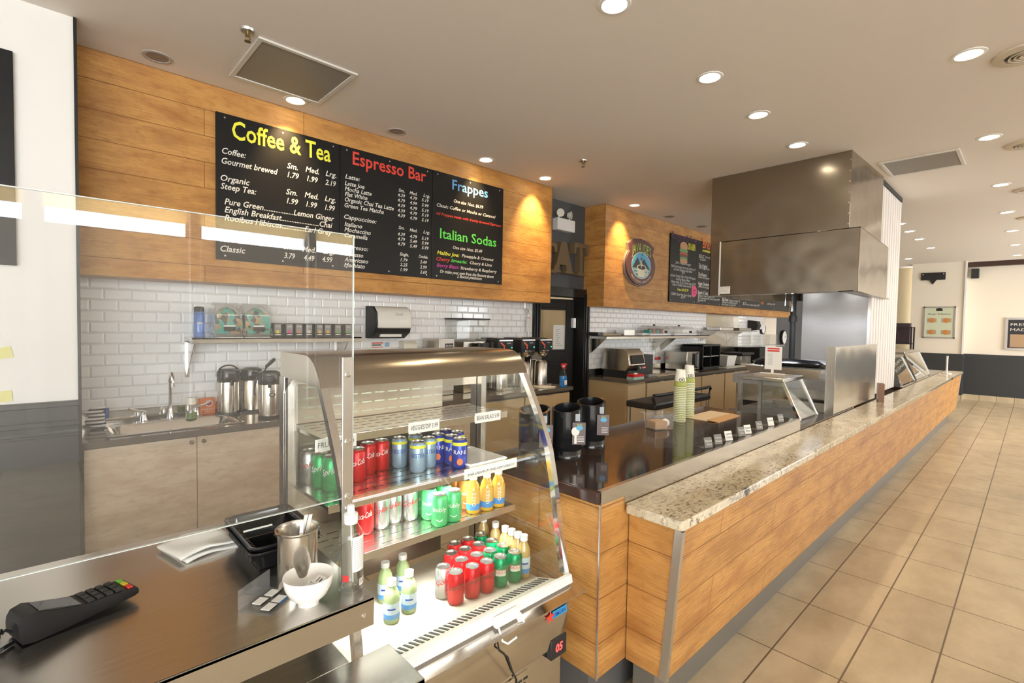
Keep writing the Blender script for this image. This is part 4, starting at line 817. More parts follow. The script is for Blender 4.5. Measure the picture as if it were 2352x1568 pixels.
# black food tub (angled)
t = thing('black_food_tray', 'deep black plastic takeout trays nested on the front counter behind the steel cup', 'food container', (.502, 1.60, KZ), rz=0)
def rr3(w, d, r, z): return rrect(-w, w, -d, d, r, z)
for k, dz in enumerate((0, .016)):
    m = MB(); m.sheet([rr3(.070, .118, .025, dz+.002), rr3(.092, .143, .025, dz+.052), rr3(.098, .149, .025, dz+.055), rr3(.101, .152, .025, dz+.060), rr3(.099, .150, .025, dz+.064), rr3(.092, .143, .025, dz+.062), rr3(.088, .139, .025, dz+.060), rr3(.068, .115, .02, dz+.008)]); m.box(-.068, .068, -.115, .115, dz+.001, dz+.009)
    for j in range(-9, 10): m.box(-.0905, -.078, j*.0125-.003, j*.0125+.003, dz+.03, dz+.055).box(.078, .0905, j*.0125-.003, j*.0125+.003, dz+.03, dz+.055)
    if k: m.box(-.072, -.0, -.02, -.012, dz+.008, dz+.045).box(-.004, .004, -.12, -.02, dz+.008, dz+.04)
    m.build('tray', BLK, t, local=True, ang=50)
solo('black_tray_fork', MB().box(.42, .50, 1.585, 1.592, KZ+.0805, KZ+.0835), WHT, 'white plastic strip lying across the black container', 'cutlery')
# napkins: crumpled paper bag
random.seed(3)
t = thing('paper_napkins', 'folded white paper napkins lying on the front counter under the screen', 'napkins', (.34, 1.76, KZ), rz=.25)
for k in range(2):
    rows = []
    for i in range(11):
        rows.append([Vector((-.085+.017*j+(.012*k), -.075+.015*i+.008*math.sin(j*.5)-.01*k, .004+.012*(1-k)+.010*(.5+.5*math.sin(i*.55+j*.35+k))*(1-abs(j-5)/8) )) for j in range(11)])
    m = MB().sheet(rows); o = m.build('napkin', PAPER, t, local=True, ang=80); s = o.modifiers.new('thick', 'SOLIDIFY'); s.thickness = .006; s.offset = -1
# acrylic brochure/business card holder
t = thing('card_holder', 'small clear acrylic holder with cards beside the white bowl', 'card holder', (.40, 1.30, KZ), rz=math.radians(35))
MB().box(-.05, .06, -.045, .045, 0, .003).box(-.05, .06, .042, .045, .003, .05).build('acrylic_tray', PLAS, t, local=True)
for k, (x, y, bl) in enumerate(((-.022, -.02, 0), (.015, -.02, 1), (-.005, .018, 0), (.035, .015, 0))):
    MB().box(x-.015, x+.015, y-.012, y+.012, .0035, .005, 0).box(x-.017, x+.017, y-.016, y-.012, .0035, .0045, 1).build('card', [PAPER, simple('card_blue', (.02, .16, .45), .4) if bl else INK], t, local=True)

# ================================================================== REFRIGERATED DISPLAY CASE
XL, XR, YBK = .625, 1.50, 1.85
t = case = thing('display_case', 'open stainless refrigerated drinks case with curved glass front in the centre', 'display case', ((XL+XR)/2, 1.5, 0))
# side profile of frames (y,z) from measurement
prf = [(1.500, 1.452), (1.445, 1.36), (1.390, 1.26), (1.342, 1.15), (1.318, 1.05), (1.295, .93), (1.272, .80), (1.245, .67)]
for X, nm in ((XL, -1), (XR, 1)):
    m = MB(); w = .012
    for i in range(len(prf)-1):
        (ya, za), (yb_, zb) = prf[i], prf[i+1]; m.hexa([(X-w, ya, za), (X+w, ya, za), (X+w, ya+.028, za), (X-w, ya+.028, za), (X-w, yb_, zb), (X+w, yb_, zb), (X+w, yb_+.028, zb), (X-w, yb_+.028, zb)])
    m.build('side_frame', CHROME if nm > 0 else SS, t)
    side = [(y+.01, z) for y, z in prf]+[(YBK, .66), (YBK, 1.45)]
    MB().prism(side, 'x', X-.003, X+.003).build('side_glass', GLASS, t)
gl = MB().sheet([[Vector((x, y-.002, z)) for x in (XL+.012, XR-.012)] for y, z in prf]); gl.build('front_glass', GLASS, t, smooth=True, ang=60)
MB().box(XL+.02, XR-.02, 1.262, 1.266, .66, .80).build('lower_glass_panel', GLASS, t)
for X in (XL, XR): MB().box(X-.018, X+.018, YBK-.04, YBK, .6, 1.46).box(X-.014, X+.014, YBK-.075, YBK-.045, .6, 1.46).build('rear_post', SS, t)
# hood canopy
hp = [(YBK, 1.37), (YBK, 1.548)]; cv = [(1.62, 1.548), (1.585, 1.542), (1.553, 1.525), (1.528, 1.50), (1.510, 1.475), (1.502, 1.452)]
inner = [(1.508, 1.452), (1.516, 1.473), (1.534, 1.497), (1.558, 1.519), (1.59, 1.535), (1.62, 1.541), (YBK-.006, 1.541), (YBK-.006, 1.37)]
MB().prism(hp+cv+inner, 'x', XL-.012, XR+.012).build('canopy', SSH, t, ang=30)
MB().prism([(YBK, 1.37), (YBK, 1.548)]+cv+[(1.74, 1.46)], 'x', XL-.014, XL-.010).prism([(YBK, 1.37), (YBK, 1.548)]+cv+[(1.74, 1.46)], 'x', XR+.010, XR+.014).build('canopy_end', SSP, t)
LED = simple('led_strip', (.95, 1, .96), .4, emit=8)
MB().box(XL+.05, XR-.05, 1.545, 1.56, 1.500, 1.506).build('led_strip', LED, t)
# rear panel; pale dashes paint the shelf slots reflected in rear glass
m = MB().box(XL+.02, 1.31, YBK-.01, YBK, .62, 1.46, 0)
for z in (1.41, 1.37, 1.335, 1.30, 1.24, 1.2, 1.15, 1.10, 1.0, .95): 
    for k in range(11): x = XL+.06+k*.058; m.box(x, x+.042, YBK-.0115, YBK-.01, z, z+.006, 1)
m.build('rear_panel', [steel('case_liner', .3, (.5, .45, .38), 'x', .1), simple('slot_reflection_paint', (.5, .52, .40), .6)], t)
# shelves
SH = [(1.28, 1.56, 'upper'), (1.07, 1.52, 'middle'), (.89, 1.50, 'lower')]
SHM = [steel('shelf_steel', .22, (.66, .62, .55), 'x', .1), BLKM]
for z, y0, nm in SH:
    m = MB().box(XL+.02, XR-.05, y0, YBK-.02, z-.012, z, 0).box(XL+.02, XR-.05, y0-.004, y0, z-.022, z+.004, 0)
    for i in range(5):
        for k in range(14): m.box(XL+.05+k*.056, XL+.09+k*.056, y0+.03+i*.05, y0+.034+i*.05, z, z+.0006, 1)
    m.build('shelf', SHM, t, bevel=.0008)
DZ = .60
m = MB().box(XL+.01, XR-.01, 1.40, YBK-.012, DZ-.02, DZ, 0).hexa([(XL+.01, 1.26, .63), (XR-.01, 1.26, .63), (XR-.01, 1.40, DZ-.02), (XL+.01, 1.40, DZ-.02), (XL+.01, 1.26, .645), (XR-.01, 1.26, .645), (XR-.01, 1.40, DZ), (XL+.01, 1.40, DZ)], 0)
for k in range(42):
    x = XL+.03+k*.0198; m.hexa([(x, 1.32, .626), (x+.009, 1.32, .626), (x+.009, 1.375, .6085), (x, 1.375, .6085), (x, 1.32, .6283), (x+.009, 1.32, .6283), (x+.009, 1.375, .6105), (x, 1.375, .6105)], 1)
m.build('deck', [simple('deck_grey', (.50, .45, .36), .3), BLKM], t)
# price rail, ledge, base
p0 = Vector((XL-.0, 1.225, .655)); MB().hexa([(XL-.01, 1.222, .640), (XR+.01, 1.222, .640), (XR+.01, 1.245, .640), (XL-.01, 1.245, .640), (XL-.01, 1.228, .672), (XR+.01, 1.228, .672), (XR+.01, 1.245, .672), (XL-.01, 1.245, .672)]).build('white_rail', WHT, t, bevel=.002)
m = MB().hexa([(XL, 1.18, .612), (XR+.045, 1.18, .612), (XR+.045, 1.26, .62), (XL, 1.26, .62), (XL, 1.18, .616), (XR+.045, 1.18, .616), (XR+.045, 1.26, .640), (XL, 1.26, .640)]); m.build('ledge', SSM, t)
MB().hexa([(XL, 1.245, .40), (XR-.01, 1.245, .40), (XR-.01, 1.30, .40), (XL, 1.30, .40), (XL, 1.215, .612), (XR-.01, 1.215, .612), (XR-.01, 1.30, .612), (XL, 1.30, .612)]).build('upper_front_panel', SSM, t, bevel=.002)
MB().box(XL, XR-.01, 1.262, YBK, .08, .40).build('cabinet', SSM, t)
MB().box(XL, XR-.01, 1.30, YBK-.002, .40, .579).build('insulated_body', SSP, t)
m = MB().box(.95, 1.30, 1.258, 1.262, .12, .37, 0)
for r in range(12):
    for k in range(11): x = .965+k*.03+(r % 2)*.012; m.box(x, x+.022, 1.257, 1.2585, .14+r*.018, .148+r*.018, 1)
m.build('vent_grille', [SSM, INK], t)
pp = onx(1281, 1495, 1.47); MB().box(1.405, 1.495, 1.235, 1.262, .36, .44).build('controller', BLKM, t, bevel=.004)
MB().text('05', (1.43, 1.2345, .385), (1, 0, 0), (0, 0, 1), .03, .04, 0, .1, .02).build('red_digits', simple('red_led', (1, .03, .03), .4, emit=5), t, smooth=False)
MB().box(1.43, 1.47, 1.240, 1.262, .455, .485).build('power_switch', simple('green_switch', (.02, .6, .2), .3, emit=.7), t, bevel=.003)
m = MB(); sxx, szz = 1.375, .555
st = []
for i in range(10): a = PI/2+i*PI/5; r = .026 if i % 2 == 0 else .011; st.append((sxx+r*math.cos(a), szz+r*math.sin(a)))
M0 = 1.2145
m.prism(st, 'y', M0-.002, M0-.001, 0); m.box(sxx+.012, sxx+.095, M0-.0015, M0-.0005, szz-.012, szz+.016, 1); m.text('OMCAN', (sxx+.018, M0-.0025, szz-.006), (1, 0, 0), (0, 0, 1), .014, .07, 2, .2, .01)
m.xf(Matrix.Translation((0, .004, 0))); m.build('maker_badge', [TXR, simple('badge_blue', (.03, .30, .65), .3), simple('navy', (.02, .05, .3), .4)], t, smooth=False)
MB().tube([(1.10, 1.21, .645), (1.10, 1.185, .60), (1.12, 1.18, .585), (1.16, 1.18, .59)], .004).box(1.09, 1.20, 1.205, 1.222, .635, .668).tube([(1.20, 1.205, .65), (1.205, 1.19, .62)], .004).build('lock_bracket', WHT, t, bevel=.001)
MB().tube([(1.10, 1.215, .60), (1.11, 1.212, .55), (1.16, 1.222, .50), (1.20, 1.238, .42), (1.24, 1.256, .36), (1.22, 1.258, .2)], .003).build('cable', BLKM, t)
l = bpy.data.lights.new('case_led_light', 'AREA'); l.shape = 'RECTANGLE'; l.size = .8; l.size_y = .02; l.energy = 3.5; l.spread = math.radians(110); l.color = (.97, 1, .97)
o = bpy.data.objects.new('case_led_light', l); C.objects.link(o); o.parent = case; o.location = Vector(((XL+XR)/2, 1.56, 1.497))-case.location

for zz, yy in ((1.055, 1.56), (.875, 1.54)):  # shelf strips lighten the deck, power raised to imitate a bright glass reflection
    MB().box(XL+.05, XR-.09, yy-.004, yy+.004, zz-.004, zz).build('led_strip', LED, t)
    l = bpy.data.lights.new('shelf_led_light', 'AREA'); l.shape = 'RECTANGLE'; l.size = .72; l.size_y = .02; l.energy = 3.0; l.spread = math.radians(80); l.color = (.97, 1, .97)
    o = bpy.data.objects.new('shelf_led_light', l); C.objects.link(o); o.parent = case; o.location = Vector(((XL+XR)/2, yy, zz-.008))-case.location
# price cards on shelf edges
def pcard(s, px0, px1, z, y, label):
    x0 = ony(px0, 980, y).x; x1 = ony(px1, 980, y).x
    m = MB().box(x0, x1, y-.0065, y-.0048, z-.020, z+.020, 0).text(s, ((x0+x1)/2, y-.007, z-.008), (1, 0, 0), (0, 0, 1), .017, (x1-x0)*.88, 1, .1, align='c')
    solo('price_card', m, [PAPER, INK], label, 'price card', 'handwritten price cards in the case', smooth=False)
pcard('FRUIT SALAD', 722, 817, 1.262, 1.56, 'handwritten fruit salad price card at left of the top case shelf')
pcard('VEGGIES/DIP 5.99', 937, 1007, 1.272, 1.56, 'handwritten veggies and dip price card mid top case shelf')
pcard('BEAN SALAD 5.99', 1089, 1147, 1.272, 1.56, 'handwritten bean salad price card at right of the top case shelf')
pcard('BAGEL CHEDDAR 3.49  BAGEL CREAM CHEESE 3.99', 1066, 1186, 1.066, 1.52, 'long handwritten bagel price card on the middle case shelf')
# drinks
_can = {}
CANTOP = simple('can_lid', (.70, .69, .67), .25, 1)
def can(kind, loc, label, rz=0, r=.0315, h=.12):
    col, txt, tc, metal = {'cola': ((.62, .012, .015), 'Coca-Cola', TXW, .3), 'zero': ((.55, .008, .012), 'Coca-Cola', INK, .3), 'diet': ((.62, .61, .60), 'Coke', REDINK, .8), 'lemon': ((.03, .42, .13), 'Sprite', TXW, .4), 'tea': ((.35, .52, .68), 'NESTEA', simple('navy', (.02, .05, .3)), .4),
        'rani': ((.03, .06, .42), 'RANI', TXW, .3), 'bublyg': ((.10, .58, .20), 'bubly', TXW, .2), 'bublyo': ((.78, .22, .05), 'bubly', TXW, .2), 'ginger': ((.0, .25, .09), 'CANADA DRY', REDINK, .4)}[kind]
    if kind not in _can:
        t = thing('soda_can', label, 'drink can', loc, None, rz)
        pr_ = [(1e-4, .004), (r*.75, .002), (r*.82, 0), (r, .010), (r, h-.014), (r*.82, h-.003)]
        MB().lathe(pr_, n=28).build('can_body', simple('can_'+kind, col, .25, metal), t, local=True)
        m = MB().lathe([(r*.82, h-.003), (r*.84, h), (r*.78, h), (r*.76, h-.005), (1e-4, h-.005)], n=24); m.box(-.006, .006, -.018, .004, h-.005, h-.003); m.build('can_lid', CANTOP, t, local=True)
        f = lambda u, v: Vector(((r+.0003)*math.sin(u/r), -(r+.0003)*math.cos(u/r), v)); m = MB(); mats = [tc]
        if kind in ('cola', 'zero', 'lemon', 'diet'): m.text(txt, fn=lambda u, v: f(v-.01, h*.5-u), h=.018 if kind != 'diet' else .026, w=.085, shear=.25, align='c') if kind == 'zerox' else m.text(txt, fn=lambda u, v: f(u, h*.52+v+u*.25), h=.020, w=.062, shear=.25, bold=.01, align='c')
        else: m.text(txt, fn=lambda u, v: f(u, h*.5+v), h=.016, w=.055 if len(txt) < 6 else .06, bold=.01, align='c')
        if kind == 'tea': m.sheet([[f(u, z) for u in [2*PI*r*i/24 for i in range(25)]] for z in (h-.024, h-.013)], 1); mats.append(TXY)
        elif kind == 'rani': m.sheet([[f(u, z) for u in [2*PI*r*i/24 for i in range(25)]] for z in (h-.026, h-.013)], 1); ell(m, 0, .03, .012, .014, -r-.0006, 2); mats += [TXY, TXO]
        elif kind == 'ginger': m.sheet([[f(u, z) for u in [-.022+.044*i/6 for i in range(7)]] for z in (h*.42, h*.62)], 1); mats.append(OFFW)
        else: m.text('', fn=f)
        if kind in ('bublyg', 'bublyo'): m.tube([f(-.012+.004*i, .03-.006*math.sin(PI*i/6)) for i in range(7)], .0018, 5)
        m.build('lettering', mats, t, local=True, smooth=False); _can[kind] = t; return t
    return dup(_can[kind], loc, rz, label)
KN = {'cola': 'red cola can', 'zero': 'dark red zero cola can', 'diet': 'silver diet cola can', 'lemon': 'green lemon-lime soda can', 'tea': 'pale blue iced tea can', 'rani': 'blue peach drink can', 'bublyg': 'green sparkling water can', 'bublyo': 'orange sparkling water can', 'ginger': 'dark green ginger ale can'}
used = []
def put(kind, px, py, z, where, h=.12):
    p = onz(px, py, z+h); x = min(max(p.x, XL+.055), XR-.09); y = min(max(p.y, 1.535 if z > .7 else 1.445), YBK-.05)
    for it in range(60):
        hit = False
        for (a, b, c) in used:
            if abs(c-z) < .01:
                d = math.hypot(x-a, y-b)
                if d < .0645:
                    hit = True; d = max(d, 1e-3); x += (x-a)/d*(.065-d)+.0005; y += (y-b)/d*(.065-d)+.0003
                    y = min(max(y, 1.535 if z > .7 else 1.445), YBK-.05); x = min(max(x, XL+.055), XR-.085)
        if not hit: break
    used.append((x, y, z)); c = can(kind, (x, y, z+.0006), '%s %s' % (KN[kind], where), rz=math.atan2(x, -y)*-1*0+math.atan2(-(0-x), -(0-y))*0-YAW*.8); c['group'] = KN[kind]+'s in the case'; return c
for k, px, py, wh in (('cola', 822, 1029, 'nearest the steel post on the middle shelf'), ('cola', 845, 1016, 'second from the post on the middle shelf'), ('cola', 868, 1011, 'third from the post on the middle shelf'), ('tea', 918, 1004, 'standing apart on the middle shelf'), ('tea', 960, 1013, 'at the shelf edge in the middle shelf group'), ('tea', 954, 996, 'behind the edge one on the middle shelf'), ('tea', 985, 1004, 'next to the peach drinks on the middle shelf'),
    ('rani', 1006, 996, 'leftmost of its front row on the middle shelf'), ('rani', 1026, 998, 'second in its front row on the middle shelf'), ('rani', 1048, 1003, 'rightmost at the edge of the middle shelf'), ('rani', 1024, 986, 'at the back left on the middle shelf'), ('rani', 1048, 990, 'at the back right on the middle shelf'),
    ('lemon', 762, 1046, 'nearest the glass at the left on the middle shelf'), ('lemon', 740, 1040, 'second from the left side glass on the middle shelf'), ('diet', 716, 1034, 'at the far left end of the middle shelf'), ('lemon', 778, 1030, 'behind the curved frame on the middle shelf')): put(k, px, py, 1.07, wh)
for k, px, py, wh in (('cola', 839, 1148, 'at left on the lower shelf'), ('diet', 875, 1137, 'at the front left on the lower shelf'), ('diet', 902, 1127, 'second in the silver row on the lower shelf'), ('diet', 928, 1123, 'third in the silver row on the lower shelf'), ('bublyg', 1010, 1133, 'front left on the lower shelf'), ('bublyg', 1042, 1124, 'front right on the lower shelf'), ('bublyg', 986, 1120, 'second row left on the lower shelf'), ('bublyg', 1020, 1112, 'second row right on the lower shelf'), ('bublyg', 962, 1117, 'third from the front, far left, on the lower shelf'), ('bublyg', 994, 1104, 'at the back on the lower shelf'),
    ('bublyo', 1070, 1099, 'at the front right on the lower shelf'), ('bublyo', 1048, 1092, 'behind the green ones on the lower shelf'), ('bublyo', 1024, 1094, 'leftmost at the back on the lower shelf')): put(k, px, py, .89, wh)
for k, px, py, wh in (('zero', 1047, 1311, 'leftmost in the front row on the case floor'), ('zero', 1085, 1298, 'second in the front row on the case floor'), ('zero', 1118, 1287, 'third in the front row on the case floor'), ('ginger', 1149, 1276, 'left of two in the front row on the case floor'), ('ginger', 1182, 1266, 'right of two in the front row on the case floor'),
    ('cola', 1060, 1283, 'leftmost of the second row on the case floor'), ('cola', 1095, 1272, 'middle of the second row on the case floor'), ('ginger', 1125, 1262, 'in the second row on the case floor'), ('ginger', 1155, 1251, 'at the right of the second row on the case floor'), ('cola', 1037, 1268, 'leftmost of the third row on the case floor'), ('cola', 1068, 1259, 'middle of the third row on the case floor'), ('cola', 1099, 1248, 'at the right of the third row on the case floor'), ('ginger', 1130, 1240, 'in the third row on the case floor'),
    ('diet', 1020, 1300, 'standing left of the dark red cans on the case floor'), ('cola', 1045, 1246, 'leftmost of the back row on the case floor'), ('cola', 1075, 1236, 'middle of the back row on the case floor'), ('ginger', 1105, 1226, 'in the back row on the case floor')): put(k, px, py, DZ, wh)
_bt = {}
def bottle(kind, px, py, z, where, h):
    p = onz(px, py, z+h); x = min(max(p.x, XL+.05), XR-.045); y = min(max(p.y, 1.445 if z < .7 else 1.535), YBK-.05)
    for it in range(60):
        hit = False
        for (a, b, c) in used:
            if abs(c-z) < .01 and math.hypot(x-a, y-b) < .063: d = max(1e-3, math.hypot(x-a, y-b)); x += (x-a)/d*(.064-d); y += (y-b)/d*(.064-d)+.0004; hit = True
        x = min(max(x, XL+.05), XR-.045); y = min(max(y, 1.445), YBK-.05)
        if not hit: break
    used.append((x, y, z)); loc = (x, y, z+.0006); nm = {'oasis': 'yellow juice bottle with blue label', 'big': 'amber juice bottle with white cap', 'lime': 'pale green drink bottle'}[kind]; label = '%s %s' % (nm, where)
    if kind in _bt: b = dup(_bt[kind], loc, None, label)
    else:
        b = _bt[kind] = thing('juice_bottle', label, 'bottle', loc, None, -YAW*.7); r = .028
        MB().lathe([(1e-4, .002), (r*.9, 0), (r, .006), (r, h*.30), (r*.95, h*.32), (r, h*.36), (r, h*.62), (r*.8, h*.74), (.013, h*.86), (.013, h*.88)], n=24).build('juice_body', simple('juice_'+kind, {'oasis': (.72, .42, .03), 'big': (.50, .34, .12), 'lime': (.36, .46, .22)}[kind], .12, coat=.5), b, local=True)
        MB().cyl((0, 0, h*.87), .016, h*.13, 18).build('cap', WHT, b, local=True)
        f = lambda u, v: Vector(((r+.0004)*math.sin(u/r), -(r+.0004)*math.cos(u/r), v)); z0, z1 = (.10*h, .62*h) if kind == 'oasis' else (.12*h, .5*h)
        m = MB().sheet([[f(2*PI*r*i/24, zz) for i in range(25)] for zz in (z0, z0+(z1-z0)*.3)], 0).sheet([[f(2*PI*r*i/24, zz) for i in range(25)] for zz in (z0+(z1-z0)*.3, z1)], 1)
        if kind == 'oasis': m.text('OASIS', fn=lambda u, v: f(-v+.006, h*.38+u)*1.01, h=.014, w=.055, m=2, bold=.01, align='c')
        else: m.sheet([[f(u, zz)*1.01 for u in [-.014+.028*i/6 for i in range(7)]] for zz in (h*.34, h*.38)], 2)
        m.build('label_wrap', [simple('label_blue', (.08, .28, .62), .4), simple('label_yellow', (.70, .45, .10), .4) if kind == 'oasis' else simple('label_pale', (.55, .68, .75), .4), WHT if kind == 'oasis' else simple('navy', (.02, .05, .3))], b, local=True, smooth=True)
    b['group'] = nm+'s in the case'; return b
for px, py, wh in ((1119, 1084, 'front middle on the lower shelf'), (1143, 1078, 'rightmost on the lower shelf'), (1096, 1083, 'leftmost on the lower shelf')): bottle('oasis', px, py, .89, wh, .155)
for px, py, wh in ((1205, 1229, 'front left on the case floor'), (1234, 1217, 'front right on the case floor'), (1176, 1219, 'second row left on the case floor'), (1199, 1206, 'second row right on the case floor'), (1149, 1208, 'third row left on the case floor'), (1172, 1196, 'third row right on the case floor')): bottle('big', px, py, DZ, wh, .175)
for px, py, wh in ((900, 1330, 'leftmost on the case floor behind the bottle'), (940, 1310, 'second from left on the case floor'), (885, 1290, 'at the back left on the case floor'), (925, 1272, 'at the back on the case floor, right of the left one')): bottle('lime', px, py, DZ, wh, .15)
p0 = onz(1113, 1011, 1.09); t = thing('white_serving_plate', 'rectangular white serving plate on the middle case shelf', 'plate', (1.35, 1.66, 1.07))
MB().hexa([(1.245, 1.545, 1.07), (1.425, 1.545, 1.07), (1.425, 1.775, 1.07), (1.245, 1.775, 1.07), (1.235, 1.535, 1.086), (1.435, 1.535, 1.086), (1.435, 1.785, 1.086), (1.235, 1.785, 1.086)]).build('plate_body', CHINA, t, bevel=.002)
MB().box(1.235, 1.435, 1.535, 1.545, 1.086, 1.09).box(1.235, 1.435, 1.775, 1.785, 1.086, 1.09).box(1.235, 1.245, 1.545, 1.775, 1.086, 1.09).box(1.425, 1.435, 1.545, 1.775, 1.086, 1.09).build('raised_rim', CHINA, t)

# ================================================================== WOOD-FRONTED COUNTERS
BZ = .995
# dark counter on wooden box
t = thing('dark_service_counter', 'dark glossy service counter on wood-clad base behind the display case', 'counter', (2.8, 1.5, 0))
MB().box(1.60, 4.03, 1.18, 1.90, .95, BZ).build('top', DKT, t)
MB().box(1.595, 1.60, 1.165, 1.90, .945, BZ+.001).box(1.578, 1.60, 1.165, 1.895, .95, BZ).build('dark_edge', DKW, t, bevel=.003)
MB().box(1.60, 4.03, 1.160, 1.180, .945, BZ+.006).box(1.765, 4.03, 1.160, 1.1655, .9155, .945).build('steel_edge_strip', SSC, t)
MB().box(1.60, 4.03, 1.165, 1.86, .23, .945).box(1.66, 4.03, 1.25, 1.80, 0, .23, 1).build('wood_base', [WOOD, simple('kick_grey', (.12, .115, .11), .5)], t)
MB().box(1.594, 1.60, 1.159, 1.165, .23, .945).build('corner_bead', ALU, t)
# granite counter
t = thing('granite_counter', 'long wood-fronted counter with speckled granite top running to the far wall', 'counter', (7, 1.05, 0))
GX0, GX1 = 1.76, 12.5
g = MB(); bl = rrect(GX0, GX1, .895, 1.158, .02, .88, 4)[:-1]
g = MB().prism([(v.x, v.y) for v in bl], 'z', .875, .915); g.build('granite_top', GRAN, t, bevel=.005, seg=3)
MB().box(1.80, 12.38, .93, 1.158, .862, .875).build('shadow_gap', INK, t)
f = MB(); f.hexa([(1.80, .972, .23), (12.38, .972, .23), (12.38, 1.158, .23), (1.80, 1.158, .23), (1.80, .918, .862), (12.38, .918, .862), (12.38, 1.158, .862), (1.80, 1.158, .862)])
f.build('wood_front', WOOD, t)
MB().bar((1.80, .968, .23), (1.80, .914, .862), .022, .01, side=(1, 0, 0)).bar((1.798, .985, .23), (1.798, .931, .862), .006, .030, side=(1, 0, 0)).build('corner_trim', ALU, t)
MB().bar((12.38, .968, .23), (12.38, .914, .862), .022, .01, side=(1, 0, 0)).build('corner_trim', ALU, t)
MB().box(1.86, 12.3, 1.055, 1.158, 0, .23).build('kick_plate', simple('kick_steel', (.26, .25, .23), .4, .6), t)
# lower dark counter beyond the strip, cook line
t = thing('prep_counter', 'low dark work counter beyond the strip behind the granite top', 'counter', (5.0, 1.5, 0))
MB().box(4.035, 5.60, 1.16, 1.88, .88, .925).build('top', DKT, t); MB().box(4.035, 5.60, 1.20, 1.84, 0, .88).build('base', SSP, t)

# food shields
def shield(x0, x1, yf0, yf1, yb, z0, z1, label, glassm=GLASS):
    t = thing('glass_food_shield', label, 'food shield', ((x0+x1)/2, (yf0+yb)/2, z0), 'steel and glass food shields')
    MB().box(x0-.02, x1+.02, yf1-.03, yb+.02, z1-.03, z1).build('top_shelf', SS, t, bevel=.004)
    for X in (x0, x1):
        MB().box(X-.015, X+.015, yb-.015, yb+.015, z0, z1-.03).build('rear_post', SS, t)
        MB().bar((X, yf0, z0), (X, yf1-.02, z1-.03), .022, .02).bar((X+(.018 if X == x0 else -.018), yf0, z0), (X+(.018 if X == x0 else -.018), yf1-.02, z1-.03), .010, .012).build('slanted_frame', CHROME, t)
        MB().prism([(yf0+.01, z0+.01), (yb-.015, z0+.01), (yb-.015, z1-.03), (yf1-.01, z1-.03)], 'x', X-.003, X+.003).build('side_glass', glassm, t)
    m = MB().hexa([(x0+.01, yf0, z0+.01), (x1-.01, yf0, z0+.01), (x1-.01, yf0+.005, z0+.01), (x0+.01, yf0+.005, z0+.01), (x0+.01, yf1-.02, z1-.03), (x1-.01, yf1-.02, z1-.03), (x1-.01, yf1-.015, z1-.03), (x0+.01, yf1-.015, z1-.03)]); m.build('front_glass', glassm, t)
    return t
shield(4.38, 4.84, 1.265, 1.42, 1.74, .925, 1.25, 'small steel-framed glass food shield left of the splash guard')
pq = [onz(1790, 855, 1.25)]
m = MB().box(4.46, 4.78, 1.46, 1.66, 1.25, 1.256); solo('papers', m, simple('grey_papers', (.30, .26, .2), .6), 'flat papers lying on top of the small food shield', 'papers')
t = thing('sign_stand', 'small white upright notice with red heading on the food shield', 'sign', (4.72, 1.60, 1.256)); a = onx(1826, 800, 4.72)
MB().box(4.70, 4.74, 1.50, 1.70, 1.256, 1.262).box(4.715, 4.725, 1.59, 1.61, 1.262, 1.30).build('foot', WHT, t)
m = MB().box(4.718, 4.724, 1.525, 1.665, 1.295, 1.50, 0)
m.box(4.7165, 4.718, 1.545, 1.645, 1.475, 1.487, 1).box(4.7165, 4.718, 1.545, 1.645, 1.455, 1.467, 1)
for k in range(6): m.box(4.7165, 4.718, 1.60, 1.64, 1.43-.018*k, 1.434-.018*k, 2)
m.build('card', [WHT, REDINK, GINK], t)
# splash guard
t = thing('splash_guard', 'upright stainless splash panel standing on the granite counter', 'splash guard', (5.7, 1.20, .915))
MB().box(4.93, 6.53, 1.168, 1.205, .926, 1.51).build('panel', SSP, t, bevel=.003); MB().box(4.915, 4.93, 1.165, 1.235, .926, 1.515).build('end_post', SS, t)
# cooking line behind splash guard
t = thing('cooking_range', 'stainless griddle station with dark firebox below the hood', 'cooker', (6.2, 2.1, 0))
MB().box(5.75, 6.88, 1.36, 2.33, .10, 1.04).build('body', SSP, t); MB().box(5.72, 6.88, 1.34, 2.36, 1.04, 1.14).build('top_shelf', simple('bluish_steel', (.52, .54, .58), .35, .8), t)
MB().box(5.745, 5.75, 1.45, 2.25, .35, .85).build('firebox', INK, t)
m = MB(); m.sheet([rrect(5.85, 6.25, 1.52, 2.22, .04, 1.142), rrect(5.80, 6.30, 1.48, 2.28, .04, 1.24), rrect(5.78, 6.32, 1.46, 2.30, .04, 1.242)]); solo('foil_roasting_pan', m, FOIL, 'ribbed aluminium foil roasting pan on the griddle station', 'foil pan')
m = MB(); m.sheet([rrect(5.85, 6.25, 1.5, 2.2, .08, 1.25), rrect(5.84, 6.27, 1.48, 2.22, .08, 1.29), rrect(5.9, 6.2, 1.55, 2.15, .06, 1.325), rrect(6.0, 6.1, 1.65, 2.05, .02, 1.33)]); m.box(6.0, 6.1, 1.65, 2.05, 1.326, 1.33); solo('black_roaster_lid', m, BLK, 'glossy black domed lid over the foil pan', 'lid')
struct('wall_cookline', MB().box(7.0, 7.06, 1.30, 2.04, 0, 2.3), steel('wall_steel', .32, (.74, .75, .78), 'y', .35))
solo('gas_pipe', MB().tube([(6.95, 2.13, 0), (6.95, 2.13, 2.2)], .035, 12).cyl((6.95, 2.13, 1.75), .05, .08, 14).cyl((6.95, 2.13, 1.05), .05, .06, 14), BLKM, 'vertical black gas pipe left of the steel cookline wall', 'pipe')
